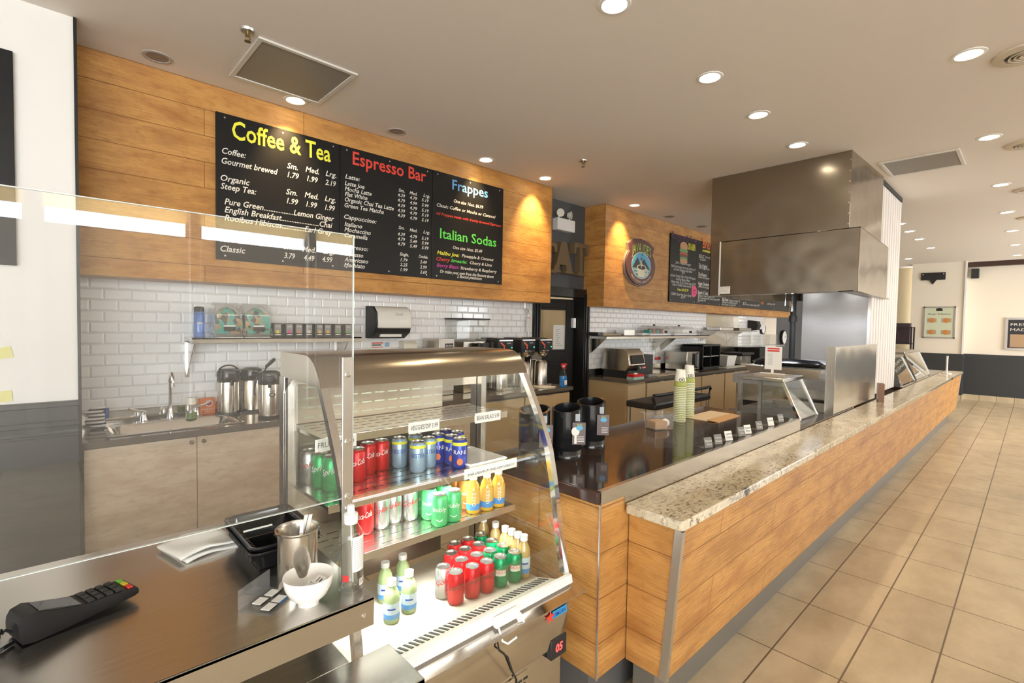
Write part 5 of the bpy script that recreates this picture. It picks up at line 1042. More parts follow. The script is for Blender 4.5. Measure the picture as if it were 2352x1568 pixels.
# white ribbed partition
m = MB(); x = 6.56
while x < 7.95: m.box(x, x+.10, 1.235, 1.27, .926, 3.30).box(x+.10, x+.135, 1.262, 1.275, .926, 3.30); x += .135
o = thing('folding_partition', 'white ribbed folding partition standing from counter to ceiling right of the hood', 'partition', (7.25, 1.25, .926)); m.build('slats', simple('partition_white', (.80, .76, .74), .45), o, bevel=.008)
MB().box(6.50, 7.99, 1.225, 1.285, 3.30, 3.349).build('ceiling_track', INK, o)
# red book / holder
t = thing('red_card_box', 'red and brown upright card box leaning by the white partition', 'box', (6.62, 1.05, .915)); p = ony(2022, 905, 1.09)
m = MB().box(-.06, .06, -.025, .025, 0, .19, 0).box(-.055, .055, -.027, -.025, .005, .185, 1).text('P', (-.01, -.0275, .05), (1, 0, 0), (0, 0, 1), .09, .05, 2); m.xf(Matrix.Rotation(.3, 4, 'Z')); m.xf(Matrix.Translation((p.x, 1.09, .9155))); t.location = (p.x, 1.09, .915); m.build('card_box', [simple('brown_card', (.25, .13, .07), .5), RED, WHT], t, smooth=False)

# hood
t = thing('exhaust_hood', 'large stainless kitchen exhaust hood hanging from the ceiling', 'exhaust hood', (6.2, 1.9, 2.02))
MB().prism([(5.53, 1.24), (6.72, 1.205), (6.72, 2.58), (5.53, 2.58)], 'z', 2.60, CZ-.001).build('duct_cover', SSH, t, bevel=.002)
m = MB().box(5.48, 5.49, 1.145, 2.445, 2.02, 2.615).prism([(5.48, 1.14), (7.10, 1.20), (7.10, 1.21), (5.48, 1.15)], 'z', 2.02, 2.615).box(5.53, 7.1, 2.57, 2.58, 2.02, 2.60).box(7.09, 7.10, 1.205, 2.58, 2.02, 2.615).prism([(5.48, 1.14), (7.10, 1.20), (7.10, 2.445), (5.48, 2.445)], 'z', 2.605, 2.615).box(5.53, 5.54, 2.445, 2.58, 2.02, 2.60).box(5.48, 7.1, 1.175, 1.30, 2.02, 2.03).box(5.49, 5.62, 1.3, 2.44, 2.02, 2.03)
m.build('canopy', SSH, t, bevel=.002)
MB().box(5.476, 5.48, 2.435, 2.449, 2.02, 2.615).build('edge_strip', WHT, t)
m = MB()
for k in range(4): m.hexa([(5.65+.33*k, 1.35, 2.10), (5.95+.33*k, 1.35, 2.10), (5.95+.33*k, 2.4, 2.45), (5.65+.33*k, 2.4, 2.45), (5.65+.33*k, 1.33, 2.13), (5.95+.33*k, 1.33, 2.13), (5.95+.33*k, 2.38, 2.48), (5.65+.33*k, 2.38, 2.48)])
m.build('grease_filters', simple('dark_filter', (.05, .05, .05), .4, .6), t)
m = MB()
for k in range(7): m.cyl((5.525, 1.25, 2.66+.10*k), .006, .006, 8, axis='x')
m.build('rivets', ALU, t)
for yy in (1.6, 2.1):
    MB().lathe([(.09, .03), (.08, 0), (1e-4, -.01)], (6.3, yy, 2.14), 20).build('hood_lamp', simple('hood_lamp_glass', (1, .96, .9), .4, emit=6), t)
    l = bpy.data.lights.new('hood_lamp_light', 'SPOT'); l.energy = 25; l.spot_size = 2.6; l.spot_blend = .5; l.shadow_soft_size = .08; l.color = (.9, .95, 1)
    o = bpy.data.objects.new('hood_lamp_light', l); C.objects.link(o); o.parent = t; o.location = Vector((6.3, yy, 2.11))-wloc(t)
MB().tube([(6.3, 1.95, 2.1), (6.3, 1.95, 1.95), (6.3, 1.95, 1.86)], [.012, .012, .02]).tube([(6.3, 2.02, 2.1), (6.3, 2.02, 1.93), (6.32, 1.97, 1.90)], .008).build('fire_nozzles', CHROME, t)
m = MB().box(5.4765, 5.4795, 2.32, 2.43, 2.035, 2.115, 0).text('PULL HERE', (5.476, 2.42, 2.095), (0, -1, 0), (0, 0, 1), .010, .09, 1)
for k in range(2): m.box(5.476, 5.4765, 2.34, 2.42, 2.06+.015*k, 2.063+.015*k, 2)
m.build('white_sticker', [PAPER, REDINK, GINK], t, smooth=False)

# ================================================================== ON THE DARK COUNTER
def sleeve(px, py, label, card):
    p = onz(px, py, BZ); t = thing('cup_dispenser', label, 'cup dispenser', (p.x, p.y, BZ), 'black airpot holders on the dark counter', -YAW)
    r, H = .078, .265
    m = MB(); prf_ = [(r, 0), (r, .035), (r-.002, .037), (r, .04), (r, .19)]
    m.lathe([(1e-4, .002), (r+.002, 0), (r+.002, .018), (r, .02), (r, .036), (r-.002, .038), (r, .04), (r, .17)], n=36)
    m.build('base', BLK, t, local=True, ang=50)
    n = 36; rows = []
    def top(a): return .235 if math.cos(a+PI/2+.2) > .25 else (.265 if math.cos(a+PI/2+.2) < -.1 else .235)
    outer = [Vector((r*math.cos(a), r*math.sin(a), .17)) for a in [2*PI*i/n for i in range(n+1)]]
    hi = [.232+.028*(.5+.5*math.sin(2*PI*i/n+.4))+(0 if 14 > (i % n) > 3 else .0) for i in range(n+1)]
    o2 = [Vector((r*math.cos(a), r*math.sin(a), h)) for a, h in zip([2*PI*i/n for i in range(n+1)], hi)]
    i2 = [Vector(((r-.012)*math.cos(a), (r-.012)*math.sin(a), h)) for a, h in zip([2*PI*i/n for i in range(n+1)], hi)]
    i1 = [Vector(((r-.012)*math.cos(a), (r-.012)*math.sin(a), .10)) for a in [2*PI*i/n for i in range(n+1)]]
    MB().sheet([outer, o2, i2, i1]).build('collar', BLK, t, local=True, ang=50)
    MB().box(.035, .058, -.071, -.055, .19, .225).build('window_slot', simple('slot_grey', (.35, .38, .42), .2), t, local=True)
    m = MB().box(.02, .085, -.082, -.080, .075, .185, 0); ell(m, .055, .158, .017, .012, -.0825, 1); m.text('JAVA', (.055, -.0828, .170), (1, 0, 0), (0, 0, 1), .008, .026, 2, align='c')
    if card == 1: ell(m, .035, .14, .020, .022, -.0824, 3); m.box(.030, .042, -.0824, -.082, .08, .12, 3)
    for k in range(4): m.box(.045, .078, -.0824, -.082, .09+.008*k, .0925+.008*k, 3)
    m.build('hanging_card', [simple('card_brown', (.13, .085, .085), .4), simple('sky_blue_print', (.1, .4, .62)), LIMEG, TXW], t, local=True, smooth=False)
    return t
a = sleeve(1300, 1045, 'black round cup holder with coffee card, middle of three on the dark counter', 1)
sleeve(1356, 1022, 'black round cup holder with brown card, furthest right of three on the dark counter', 2)
sleeve(1226, 1052, 'black round cup holder partly behind the display case frame, leftmost of three', 2)
def cups(px, py, top, label):
    p = onz(px, py, BZ); t = thing('paper_cup_stack', label, 'cup stack', (p.x, p.y, BZ), 'nested paper cups on the dark counter')
    d = p-CAM; fwd = d.dot(fw); H = (py-top)/F*fwd; r = .041; n = int((H-.11)/.0125)
    m = MB()
    for k in range(n):   # cups are upside down, rims showing one above another
        z = k*.0125; m.lathe([(r, z), (r+.0025, z+.001), (r+.0025, z+.0045), (r-.0005, z+.006), (r-.0012, z+.0125)], n=22, m=0 if k % 1 == 0 else 1); 
        m.lathe([(r-.0004, z+.0058), (r-.001, z+.0124)], n=22, m=1)
    m.build('cup_rims', [OFFW, simple('cup_olive', (.36, .40, .10), .6)], t, local=True)
    z = n*.0125; MB().lathe([(r, z), (r+.0025, z+.002), (r, z+.006), (r-.002, z+.035)], n=28).build('printed_band', simple('cup_olive', (.36, .40, .10), .6), t, local=True)
    MB().lathe([(r-.002, z+.035), (.031, H), (.029, H), (.029, H-.004), (1e-4, H-.004)], n=28).build('top_cup', OFFW, t, local=True)
    m = MB(); rm = .0375; z2 = z+.045; a0 = -YAW*0-.9
    ff = lambda u, v: Vector(((rm+.002)*math.cos(-PI/2-YAW+u/rm), (rm+.002)*math.sin(-PI/2-YAW+u/rm), z2+v-.0))
    m.sheet([[ff(.020*math.cos(b)*s, .016*math.sin(b)*s) for b in [2*PI*i/20 for i in range(21)]] for s in (.75, 1)]); m.sheet([[ff(.012*math.cos(b)*s, .007*math.sin(b)*s) for b in [2*PI*i/20 for i in range(21)]] for s in (.1, .8)])
    m.build('oval_logo', simple('cup_brown', (.13, .10, .06), .6), t, local=True)
cups(1560, 966, 848, 'tall stack of green and ivory paper cups, shorter and nearer of two'); cups(1580, 957, 838, 'tall stack of green and ivory paper cups, taller and behind')
p = onz(1520, 985, BZ)
t = thing('clear_plastic_tub', 'clear plastic tub with kraft packets on the dark counter', 'tub', (p.x, p.y+.02, BZ), rz=-.35)
m = MB(); m.sheet([rr3(.075, .055, .012, .002), rr3(.085, .065, .012, .10), rr3(.10, .08, .012, .102), rr3(.10, .08, .012, .104)]); m.box(-.075, .075, -.055, .055, .001, .003); m.build('tub_shell', PLAS, t, local=True)
M = Matrix.Translation(t.location) @ Matrix.Rotation(-.35, 4, 'Z')
m = MB().box(-.068, .03, -.045, .045, .006, .055); m.xf(M); solo('kraft_packets', m, KRAFT, 'brown kraft sachets inside the clear tub', 'sachets', bevel=.002)
m = MB().sphere((.05, 0, .035), .028, sz=1.0); m.xf(M); solo('white_ramekin', m, CHINA, 'round white object inside the clear tub', 'ramekin')
m = MB(); p = onz(1655, 940, BZ); m.box(-.22, .22, -.09, .09, 0, .004, 0).hexa([(-.22, -.17, .0), (.18, -.16, .0), (.19, -.09, .006), (-.22, -.09, .006), (-.22, -.17, .004), (.18, -.16, .004), (.19, -.09, .012), (-.22, -.09, .012)], 1); m.xf(Matrix.Translation((3.62, 1.66, BZ+.0008)))
solo('kraft_paper_bag', m, [simple('pale_kraft', (.62, .50, .36), .8), KRAFT], 'flat kraft paper bag lying near the food shield', 'paper bag', smooth=False)
# small price holders
def holder(px, py, s, col, label, w=.055, rz=0):
    p = onz(px, py, BZ+.006); y = max(p.y, 1.215); t = thing('price_sign_holder', label, 'price sign', (p.x, y, BZ), 'small price signs along the steel strip', rz)
    MB().box(-w*.9, w*.5, -.005, .05, 0, .002).build('clear_foot', PLAS, t, local=True)
    m = MB().hexa([(-w/2, -.003, .002), (w/2, -.003, .002), (w/2, 0, .002), (-w/2, 0, .002), (-w/2, .012, .055), (w/2, .012, .055), (w/2, .015, .055), (-w/2, .015, .055)], 0)
    tc = 1
    for k, ln in enumerate(s.split('|')): m.text(ln, (0, -.0035+.004+.0045*(1-k)-.0035, .034-.018*k), (1, 0, 0), (0, .28, 1), .010, min(w*.85, .0085*len(ln)), tc, align='c')
    m.build('card', [col, INK if col is PAPER else TXW], t, local=True, smooth=False)
GC = simple('grey_card', (.20, .19, .18), .4)
ang = -.35
holder(1640, 1028, 'Banana|Choc', GC, 'grey price card nearest the camera on the dark counter', rz=ang)
holder(1657, 1019, 'Carrot|Raisin', GC, 'grey price card second from the camera', rz=ang)
holder(1689, 1012, 'LEMON|COCONUT', PAPER, 'white price card reading lemon coconut', rz=ang)
holder(1708, 1000, 'Apple|Oat', GC, 'grey price card behind the lemon coconut card', rz=ang)
holder(1736, 997, 'Raisin|Bran', PAPER, 'white price card in the middle of the row', rz=ang)
holder(1752, 986, 'Plain|Bagel', GC, 'grey price card right of the middle white one', rz=ang)
holder(1786, 978, 'Cheese', PAPER, 'white price card second from the food shield', rz=ang)
holder(1803, 969, 'Cheddar|Bagel', GC, 'grey price card nearest the food shield', rz=ang)
p = onz(1785, 1000, .915); t = thing('empty_sign_holder', 'empty clear sign holder standing on the granite', 'sign holder', (p.x, p.y, .915), rz=-.5)
MB().box(-.04, .04, -.03, .03, 0, .002).hexa([(-.04, 0, .002), (.04, 0, .002), (.04, .002, .002), (-.04, .002, .002), (-.03, .03, .06), (.05, .03, .06), (.05, .032, .06), (-.03, .032, .06)]).build('clear_holder', PLAS, t, local=True)

# ================================================================== BACK PREP LINE (right)
PX0 = 5.77
t = thing('prep_worktop', 'dark worktop of the back kitchen line carrying toaster and microwave', 'countertop', (9, 4.1, .875))
MB().box(PX0, 12.4, 3.78, 4.485, .875, .915).build('worktop', simple('dark_steel_top', (.13, .11, .09), .2), t); struct('trim_15', MB().box(PX0, 12.4, 4.465, 4.485, .916, 1.02), SSP)
e = [PX0+.02, 6.28, 7.1, 8.0, 8.9, 9.8, 10.7, 11.5, 12.35]
nm = ['narrow cream cabinet at the left end of the back kitchen line', 'cream cabinet second from the left, under the toaster', 'cream cabinet third from the left in the kitchen line', 'cream cabinet fourth from the left in the kitchen line', 'cream cabinet fifth from the left in the kitchen line', 'cream cabinet sixth from the left, near the food shield', 'cream cabinet seventh from the left in the kitchen line', 'cream cabinet at the right end of the kitchen line']
for i in range(8):
    a, b = e[i], e[i+1]; t = thing('base_cabinet', nm[i], 'cabinet', ((a+b)/2, 4.1, 0), 'cream base cabinets of the kitchen line')
    MB().box(a, b, 3.83, 4.48, 0, .875).build('carcass', CREAM if i == 0 else simple('dark_trim', (.06, .045, .035)), t)
    d = MB().box(a+.018, b-.018, 3.81, 3.83, .10, .84).build('door', CREAM, t, bevel=.002); MB().box((a+b)/2-.06, (a+b)/2+.06, 3.798, 3.81, .842, .85).build('pull', ALU, t)
def fx_(px, y, z=1.0): return ony(px, 830, y).x
x0, x1 = 6.0, 6.43
t = thing('conveyor_toaster', 'stainless conveyor toaster at the left of the back worktop', 'toaster', ((x0+x1)/2, 4.1, .915))
MB().prism([(3.98, 1.02), (3.92, 1.10), (3.95, 1.26), (4.02, 1.33), (4.36, 1.33), (4.40, 1.02)], 'x', x0, x1-.02).build('body', SSP, t, bevel=.004)
MB().prism([(3.95, .915+.002), (3.95, 1.02), (4.38, 1.02), (4.38, .917)], 'x', x0+.02, x1-.04).build('black_base', BLKM, t)
m = MB().prism([(3.935, 1.13), (3.905, 1.12), (3.935, 1.24), (3.96, 1.25)], 'x', x0+.06, x1-.06); m.build('feed_opening', INK, t); MB().box(x1-.24, x1-.02, 3.90, 3.93, 1.03, 1.09).build('control_panel', BLKM, t)
for k in range(2): MB().cyl((x1-.20+.06*k, 3.885, 1.06), .015, .016, 12, axis='y').build('knob', ALU, t)
MB().box(x1-.09, x1-.05, 3.895, 3.90, 1.055, 1.07).build('red_lamp', simple('red_led2', (.9, .05, .05), .4, emit=1.5), t)
solo('black_warmer', MB().box(x1+.12, x1+.50, 4.10, 4.40, .917, 1.22), BLKM, 'black box oven right of the conveyor toaster', 'oven', bevel=.006)
p = onz(1382, 858, .915); t = thing('glove_box', 'red and green box of gloves at the left end of the back worktop', 'box', (6.05, 3.85, .915), rz=-.05)
MB().box(-.12, .12, -.06, .06, 0, .035, 0).box(-.12, .12, -.06, .06, .035, .07, 1).build('carton', [simple('mint_card', (.35, .55, .48), .5), RED], t, local=True); MB().sphere((0, 0, .075), .03, sz=.5).build('glove_tissue', OFFW, t, local=True)
solo('pad_scale', MB().box(6.42, 6.70, 3.86, 4.0-.06, .917, .95), simple('grey_scale', (.28, .27, .25), .4), 'low grey scale in front of the toaster', 'scale', bevel=.004)
x0, x1 = 7.87, 8.33
t = thing('microwave', 'steel microwave oven on the back worktop in the middle', 'microwave', ((x0+x1)/2, 4.2, .915)); MB().box(x0, x1, 4.02, 4.42, .93, 1.24).box(x0+.04, x0+.08, 4.06, 4.1, .915, .93).box(x1-.08, x1-.04, 4.06, 4.1, .915, .93).build('housing', SSP, t, bevel=.006)
MB().box(x0+.42*(x1-x0), x1-.12, 4.008, 4.02, .96, 1.21).build('door_glass', BLK, t); MB().box(x0+.02, x0+.38*(x1-x0), 4.010, 4.02, .94, 1.23).build('steel_panel', SSC, t); MB().box(x1-.10, x1-.02, 4.010, 4.02, .95, 1.22).build('keypad', BLKM, t); MB().box(x1-.135, x1-.115, 3.985, 4.008, .97, 1.20).build('door_handle', ALU, t)
x0, x1 = 8.45, 9.15
t = thing('countertop_oven', 'tall dark open-fronted oven right of the microwave', 'oven', ((x0+x1)/2, 4.2, .915)); MB().box(x0, x1, 4.40, 4.43, .917, 1.34).box(x0, x0+.02, 4.02, 4.4, .917, 1.34).box(x1-.02, x1, 4.02, 4.4, .917, 1.34).box(x0, x1, 4.02, 4.4, .917, .95).box(x0, x1, 4.02, 4.4, 1.32, 1.35).box(x0+(x1-x0)*.45, x0+(x1-x0)*.47, 4.02, 4.4, .95, 1.32).build('housing', BLKM, t)
MB().box(x0+.02, x1-.02, 4.03, 4.4, 1.13, 1.145).build('rack', ALU, t)
x0 = fx_(1663, 4.1); solo('white_food_tubs', MB().hexa([(x0, 4.05, .917), (x0+.36, 4.05, .917), (x0+.36, 4.3, .917), (x0, 4.3, .917), (x0-.03, 4.02, 1.12), (x0+.39, 4.02, 1.12), (x0+.39, 4.33, 1.12), (x0-.03, 4.33, 1.12)]), WHT, 'white food tub right of the dark oven', 'tub')
x0 = fx_(1690, 4.1); t = thing('panini_press', 'black-lidded press on the back worktop behind the food shield', 'press', (x0+.25, 4.15, .915)); MB().box(x0, x0+.5, 4.0, 4.35, .93, 1.10).build('base', SSP, t, bevel=.004); MB().box(x0-.05, x0+.55, 3.95, 4.4, 1.12, 1.16).box(x0+.02, x0+.1, 4.05, 4.1, .917, .93).box(x0+.2, x0+.3, 4.3, 4.35, 1.10, 1.12).build('lid', BLKM, t, bevel=.01)
x0 = fx_(1733, 4.1); solo('black_oven_box', MB().box(x0, x0+.9, 4.0, 4.4, .917, 1.24), INK, 'black equipment box at the right of the back worktop', 'oven', bevel=.004)
solo('light_cutting_board', MB().box(fx_(1660, 3.9), fx_(1735, 3.9), 3.82, 3.98, .917, .93), OFFW, 'long cream cutting board at the worktop edge, right part', 'cutting board', bevel=.003)
solo('cream_cutting_board', MB().box(fx_(1500, 3.9), fx_(1590, 3.9), 3.82, 3.98, .917, .93), simple('tan_board', (.5, .42, .3), .5), 'tan cutting board in front of the microwave', 'cutting board', bevel=.003)
# upper shelf on right
x0, x1 = 5.80, fx_(1625, 4.2); SZ2 = 1.515
t = thing('wall_shelf', 'long stainless shelf above the toaster and microwave', 'shelf', ((x0+x1)/2, 4.3, 1.47)); MB().box(x0, x1, 4.18, 4.485, 1.505, SZ2).box(x0, x1, 4.18, 4.186, 1.47, SZ2).build('shelf_board', SSC, t)
for x in (x0+.01, x0+1.75, x1-1.2): MB().prism([(4.485, 1.47), (4.20, 1.47), (4.44, 1.27), (4.485, 1.25)], 'x', x, x+.006).build('bracket', SSP, t)
def sx_(px): return ony(px, 770, 4.32).x
def dome(px, w, label, tint):
    x = sx_(px); t = thing('domed_display_tray', label, 'display tray', (x, 4.33, SZ2), 'roll-top display trays on the far shelf')
    MB().box(-w, w, -.13, .13, 0, .03).build('tray', WHT, t, local=True, bevel=.004)
    MB().lathe([(.13, -w), (.13, w)], (0, 0, .03), 20, a0=0, a1=PI, axis='x').build('clear_dome', tint, t, local=True); MB().cyl((0, 0, .16), .02, .02, 10).cyl((w*.5, -.125, .04), .025, .04, 10).build('knob', BLKM, t, local=True)
    return t
d1 = dome(1503, .33, 'clear roll-top tray with pastries, left one on the far shelf', PLAS); dome(1560, .38, 'clear roll-top tray, right one on the far shelf', PLAS)
m = MB()
for k in range(4): m.box(-.25+.12*k, -.17+.12*k, -.06, .04, .03, .09+.02*(k % 2), k % 2)
m.xf(Matrix.Translation(d1.location)); solo('pastry_boxes', m, [simple('teal_pack', (.05, .30, .25), .5), simple('brown_pack', (.35, .14, .08), .5)], 'small teal and brown packs inside the left roll-top tray', 'packs')
for px, w, h, mt, lb, nme in ((1370, .06, .05, BLK, 'small black sign on the far shelf', 'shelf_sign'), (1437, .14, .09, ALU, 'grey metal box on the far shelf', 'metal_box'), (1474, .10, .04, PAPER, 'low pile of white paper on the far shelf', 'paper_pile'), (1398, .22, .03, simple('tan_tray', (.42, .34, .24), .6), 'tan flat tray at the left of the far shelf', 'flat_tray')):
    x = sx_(px); solo(nme, MB().box(x-w, x+w, 4.25, 4.40, SZ2+.001, SZ2+h), mt, lb, nme.split('_')[-1], bevel=.004)
# steel panel and second shelf at 1620-1700
xa, xb = ony(1622, 750, 4.485).x, ony(1696, 750, 4.485).x
struct('trim_12', MB().box(xa, xb, 4.478, 4.489, .9, 1.93), SSP)
t = thing('small_wall_shelf', 'short stainless shelf with trays on the steel wall panel', 'shelf', ((xa+xb)/2, 4.3, 1.57)); xs0, xs1 = fx_(1632, 4.2), fx_(1728, 4.2)
MB().box(xs0, xs1, 4.12, 4.475, 1.58, 1.60).build('shelf_board', SSC, t)
for x in (xs0+.1, xs1-.7): MB().prism([(4.475, 1.58), (4.14, 1.58), (4.475, 1.38)], 'x', x, x+.008).build('bracket', SS, t)
solo('steel_pan_stack', MB().box(xs0+.3, xs0+.9, 4.16, 4.44, 1.601, 1.67), ALU, 'stacked steel pans on the short shelf, left', 'pans', bevel=.01); solo('steel_tray_stack', MB().box(xs0+1.2, xs0+1.8, 4.16, 4.44, 1.601, 1.66), simple('dull_tray', (.4, .38, .36), .4, .7), 'shallow trays on the short shelf, right', 'trays', bevel=.006)
for z, lb in ((1.44, 'upper red strip notice on the white tiles by the microwave'), (1.08, 'lower red strip notice on the white tiles by the microwave')):
    x = ony(1512, 780, 4.485).x; solo('red_notice', MB().box(x-.09, x+.09, 4.484, 4.489, z, z+.055), RED, lb, 'notice', 'red strips on the tiles')
m = MB().box(ony(1512, 800, 4.487).x-.09, ony(1512, 800, 4.487).x+.09, 4.486, 4.489, 1.14, 1.43); solo('instruction_sheet', m, PAPER, 'white instruction sheet between two red strips on the tiles', 'notice')
# hand dryer/dispenser + clear lids + clock
x = ony(1735, 742, 4.4).x; t = thing('second_towel_dispenser', 'white and black paper towel dispenser on the far tiles above the lids', 'dispenser', (x, 4.489, 1.6))
MB().prism([(4.489, 1.60), (4.30, 1.62), (4.26, 1.72), (4.30, 1.82), (4.489, 1.84)], 'x', x-.22, x-.02).build('housing', BLKM, t, bevel=.01); MB().prism([(4.489, 1.63), (4.32, 1.64), (4.28, 1.73), (4.32, 1.81), (4.489, 1.83)], 'x', x-.02, x+.30).build('white_cover', WHT, t, bevel=.012)
for px, lb in ((1712, 'clear stack of plastic lids, left of the group on the far tiles'), (1737, 'clear stack of plastic lids, middle of the group'), (1757, 'clear stack of plastic lids, right of the group'), (1774, 'clear stack of plastic lids, furthest right')):
    x = ony(px, 790, 4.35).x; m = MB()
    for k in range(9): m.lathe([(.085, k*.028), (.095, k*.028+.012), (.085, k*.028+.026)], n=16)
    m.xf(Matrix.Translation((x, 4.34, 1.27))); solo('lid_stack', m, PLAS, lb, 'lids', 'clear lid stacks')
solo('lid_rack', MB().box(ony(1700, 790, 4.35).x, ony(1790, 790, 4.35).x, 4.22, 4.485, 1.25, 1.268), ALU, 'steel rack holding the clear lids', 'rack')
for px, py, r, lb in ((1758, 755, .13, 'white round plate with black rim hanging on the far tiles'), (1806, 775, .19, 'round wall scale with black rim and dial near the gas pipe')):
    p = ony(px, py, 4.4); t = thing('round_dial', lb, 'dial', (p.x, 4.46, p.z-r), 'round dials at the far kitchen wall'); MB().lathe([(r*.86, -.05), (r, -.05), (r, 0), (1e-4, 0)], (p.x, 4.485, p.z), 32, axis='y').build('rim', BLKM, t); MB().lathe([(1e-4, -.045), (r*.86, -.045)], (p.x, 4.485, p.z), 32, axis='y').build('face', WHT, t)
    if r > .15: MB().bar((p.x, 4.437, p.z), (p.x+.10, 4.437, p.z+.04), .012, .004, side=(0, 0, 1)).build('pointer', INK, t)
struct('trim_13', MB().box(12.6, 13.4, 4.485, 4.5, 0, 1.95), FARP)
# black utility cart
t = thing('utility_cart', 'black plastic utility cart with grey legs behind the cup stacks', 'cart', (4.95, 2.7, 0))
x0, x1, y0, y1 = ony(1507, 890, 2.62).x, ony(1634, 890, 2.62).x, 2.62, 2.98
MB().box(x0, x1, y0, y1, .80, .87).build('top_tray', BLKM, t, bevel=.02); MB().tube([(x0+.02, y0+.02, .86), (x0-.02, y0+.02, .93), (x0-.0, y0+.02, .955), (x0+.12, y0+.02, .95), (x1-.12, y0+.02, .95), (x1, y0+.02, .955), (x1+.02, y0+.02, .93), (x1-.02, y0+.02, .86)], .018).build('push_handle', BLKM, t); MB().box(x0, x1, y0, y1, .28, .33).build('lower_tray', BLKM, t, bevel=.02)
for x in (x0+.03, x1-.03):
    for y in (y0+.03, y1-.03): MB().cyl((x, y, .08), .018, .74, 12).build('leg', ALU, t); MB().cyl((x-.012, y, .04), .04, .024, 14, axis='x').build('caster', BLKM, t)

# ================================================================== FAR END
shield(8.35, 9.35, 1.20, 1.38, 1.72, .925, 1.30, 'glass food shield just beyond the white partition'); shield(9.5, 10.9, 1.20, 1.38, 1.72, .925, 1.34, 'farthest glass food shield at the end of the granite counter')
t = thing('far_prep_counter', 'low dark counter under the far food shields', 'counter', (9.9, 1.5, 0)); MB().box(8.1, 12.3, 1.16, 1.95, .88, .925).build('top', DKT, t); MB().box(8.1, 12.3, 1.20, 1.90, 0, .88).build('base', SSP, t)
p = onx(2065, 795, 8.9); m = MB().sphere((8.9, 1.68, 1.405), .10, sz=.9, n=18); m2 = solo('bread_roll', m, simple('bun_golden', (.60, .38, .14), .6), 'large golden round loaf on top of the far food shield', 'bread')
solo('bread_tray', MB().hexa([(8.6, 1.52, 1.301), (9.2, 1.52, 1.301), (9.2, 1.74, 1.301), (8.6, 1.74, 1.301), (8.58, 1.50, 1.312), (9.22, 1.50, 1.312), (9.22, 1.75, 1.312), (8.58, 1.75, 1.312)]), WHT, 'white paper-lined tray under the loaf', 'tray')
p = onz(2185, 860, .915); t = thing('bill_spike', 'small white order spike near the far end of the granite counter', 'spike', (11.6, 1.05, .915)); MB().cyl((0, 0, 0), .07, .012, 16).build('base', WHT, t, local=True); MB().cyl((0, 0, .012), .016, .30, 10).build('rod', WHT, t, local=True)
# dark rack in recess
p0 = onx(2052, 750, 15.5); p1 = onx(2093, 805, 15.5); t = thing('display_rack', 'black open display rack in the far recess', 'rack', (15.5, 2.7, 0)); m = MB(); ya, yb_ = p1.y, p0.y
for y in (ya, yb_):
    for x in (15.4, 15.8): m.box(x-.015, x+.015, y-.015, y+.015, 0, p0.z)
for z in (.5, 1.0, 1.35, p0.z): m.box(15.385, 15.815, ya, yb_, z-.02, z)
m.build('frame', INK, t); m = MB().box(15.5, 15.75, ya+.05, yb_-.05, 1.351, 1.85, 0); m.build('dark_goods', simple('dark_purple_goods', (.05, .03, .04), .5), t)
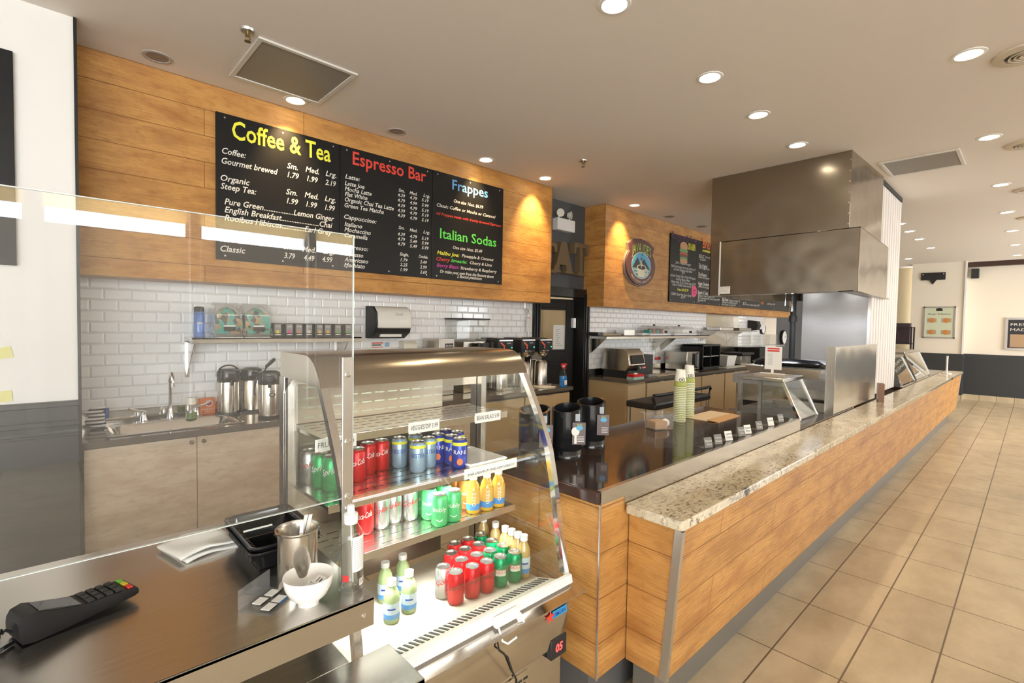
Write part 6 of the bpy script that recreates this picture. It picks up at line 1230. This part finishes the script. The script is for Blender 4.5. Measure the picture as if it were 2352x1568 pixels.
# black arrow sign, poster, second poster, speaker
t = thing('arrow_sign', 'black sign with downward point on the far cream wall', 'sign', (16.04, 1.79, 2.80)); MB().prism([(2.02, 3.11), (1.555, 3.11), (1.555, 2.93), (1.72, 2.93), (1.79, 2.82), (1.86, 2.93), (2.02, 2.93)], 'x', 16.02, 16.048).build('board', BLKM, t)
for y in (1.59, 1.98): MB().cyl((16.012, y, 3.07), .012, .01, 10, axis='x').build('screw', WHT, t)
t = thing('framed_poster', 'framed pale green burger and poutine poster on the far wall', 'poster', (16.04, 1.64, 1.49)); y0, y1, z0, z1 = 1.335, 1.94, 1.49, 2.27
MB().box(16.02, 16.049, y0, y1, z0, z0+.03).box(16.02, 16.049, y0, y1, z1-.03, z1).box(16.02, 16.049, y0, y0+.03, z0, z1).box(16.02, 16.049, y1-.03, y1, z0, z1).build('frame', ALU, t); MB().box(16.03, 16.049, y0+.03, y1-.03, z0+.03, z1-.03).build('print', simple('pale_green_print', (.62, .66, .50), .5), t)
m = MB(); m.text('Burger & Poutine', (16.028, (y0+y1)/2, 2.07), (0, -1, 0), (0, 0, 1), .035, .42, 0, .25, align='c').prism([(1.58, 2.16), (1.70, 2.16), (1.70, 2.22), (1.64, 2.24), (1.58, 2.22)], 'x', 16.027, 16.029, 0); m.build('lettering', INK, t, smooth=False)
m = MB()
for y in (1.50, 1.775):
    for z in (1.93, 1.64): m.box(16.027, 16.029, y-.09, y+.09, z-.05, z+.05, 0).lathe([(1e-4, -.002), (.055, -.001), (.06, 0)], (16.027, y, z), 14, 1, axis='x')
m.build('food_pictures', [simple('plate_grey', (.4, .36, .28), .5), simple('orange_food', (.60, .25, .06), .5)], t)
t = thing('dark_poster', 'dark framed food poster cut by the right edge of the view', 'poster', (16.48, .1, 1.25)); MB().box(16.46, 16.499, -.6, .49, 1.25, 2.01).build('frame', ALU, t); MB().box(16.455, 16.46, -.55, .44, 1.30, 1.96, 0).box(16.452, 16.455, -.5, .40, 1.32, 1.62, 1).build('print', [simple('poster_dark', (.03, .03, .04), .3), simple('bread_picture', (.45, .30, .18), .5)], t)
MB().text('FRESH BAGELS', (16.451, .40, 1.82), (0, -1, 0), (0, 0, 1), .06, .8).text('MADE DAILY', (16.451, .40, 1.70), (0, -1, 0), (0, 0, 1), .06, .7).build('lettering', TXW, t, smooth=False); m = MB().sphere((16.45, .22, 1.47), .11, sz=1); 
t = thing('wall_speaker', 'small black speaker under the dark brown beam', 'speaker', (16.4, 1.06, 2.96)); MB().box(16.36, 16.5, .98, 1.12, 2.96, 3.19).build('cabinet', BLKM, t, bevel=.008)
bpy.context.view_layer.update()
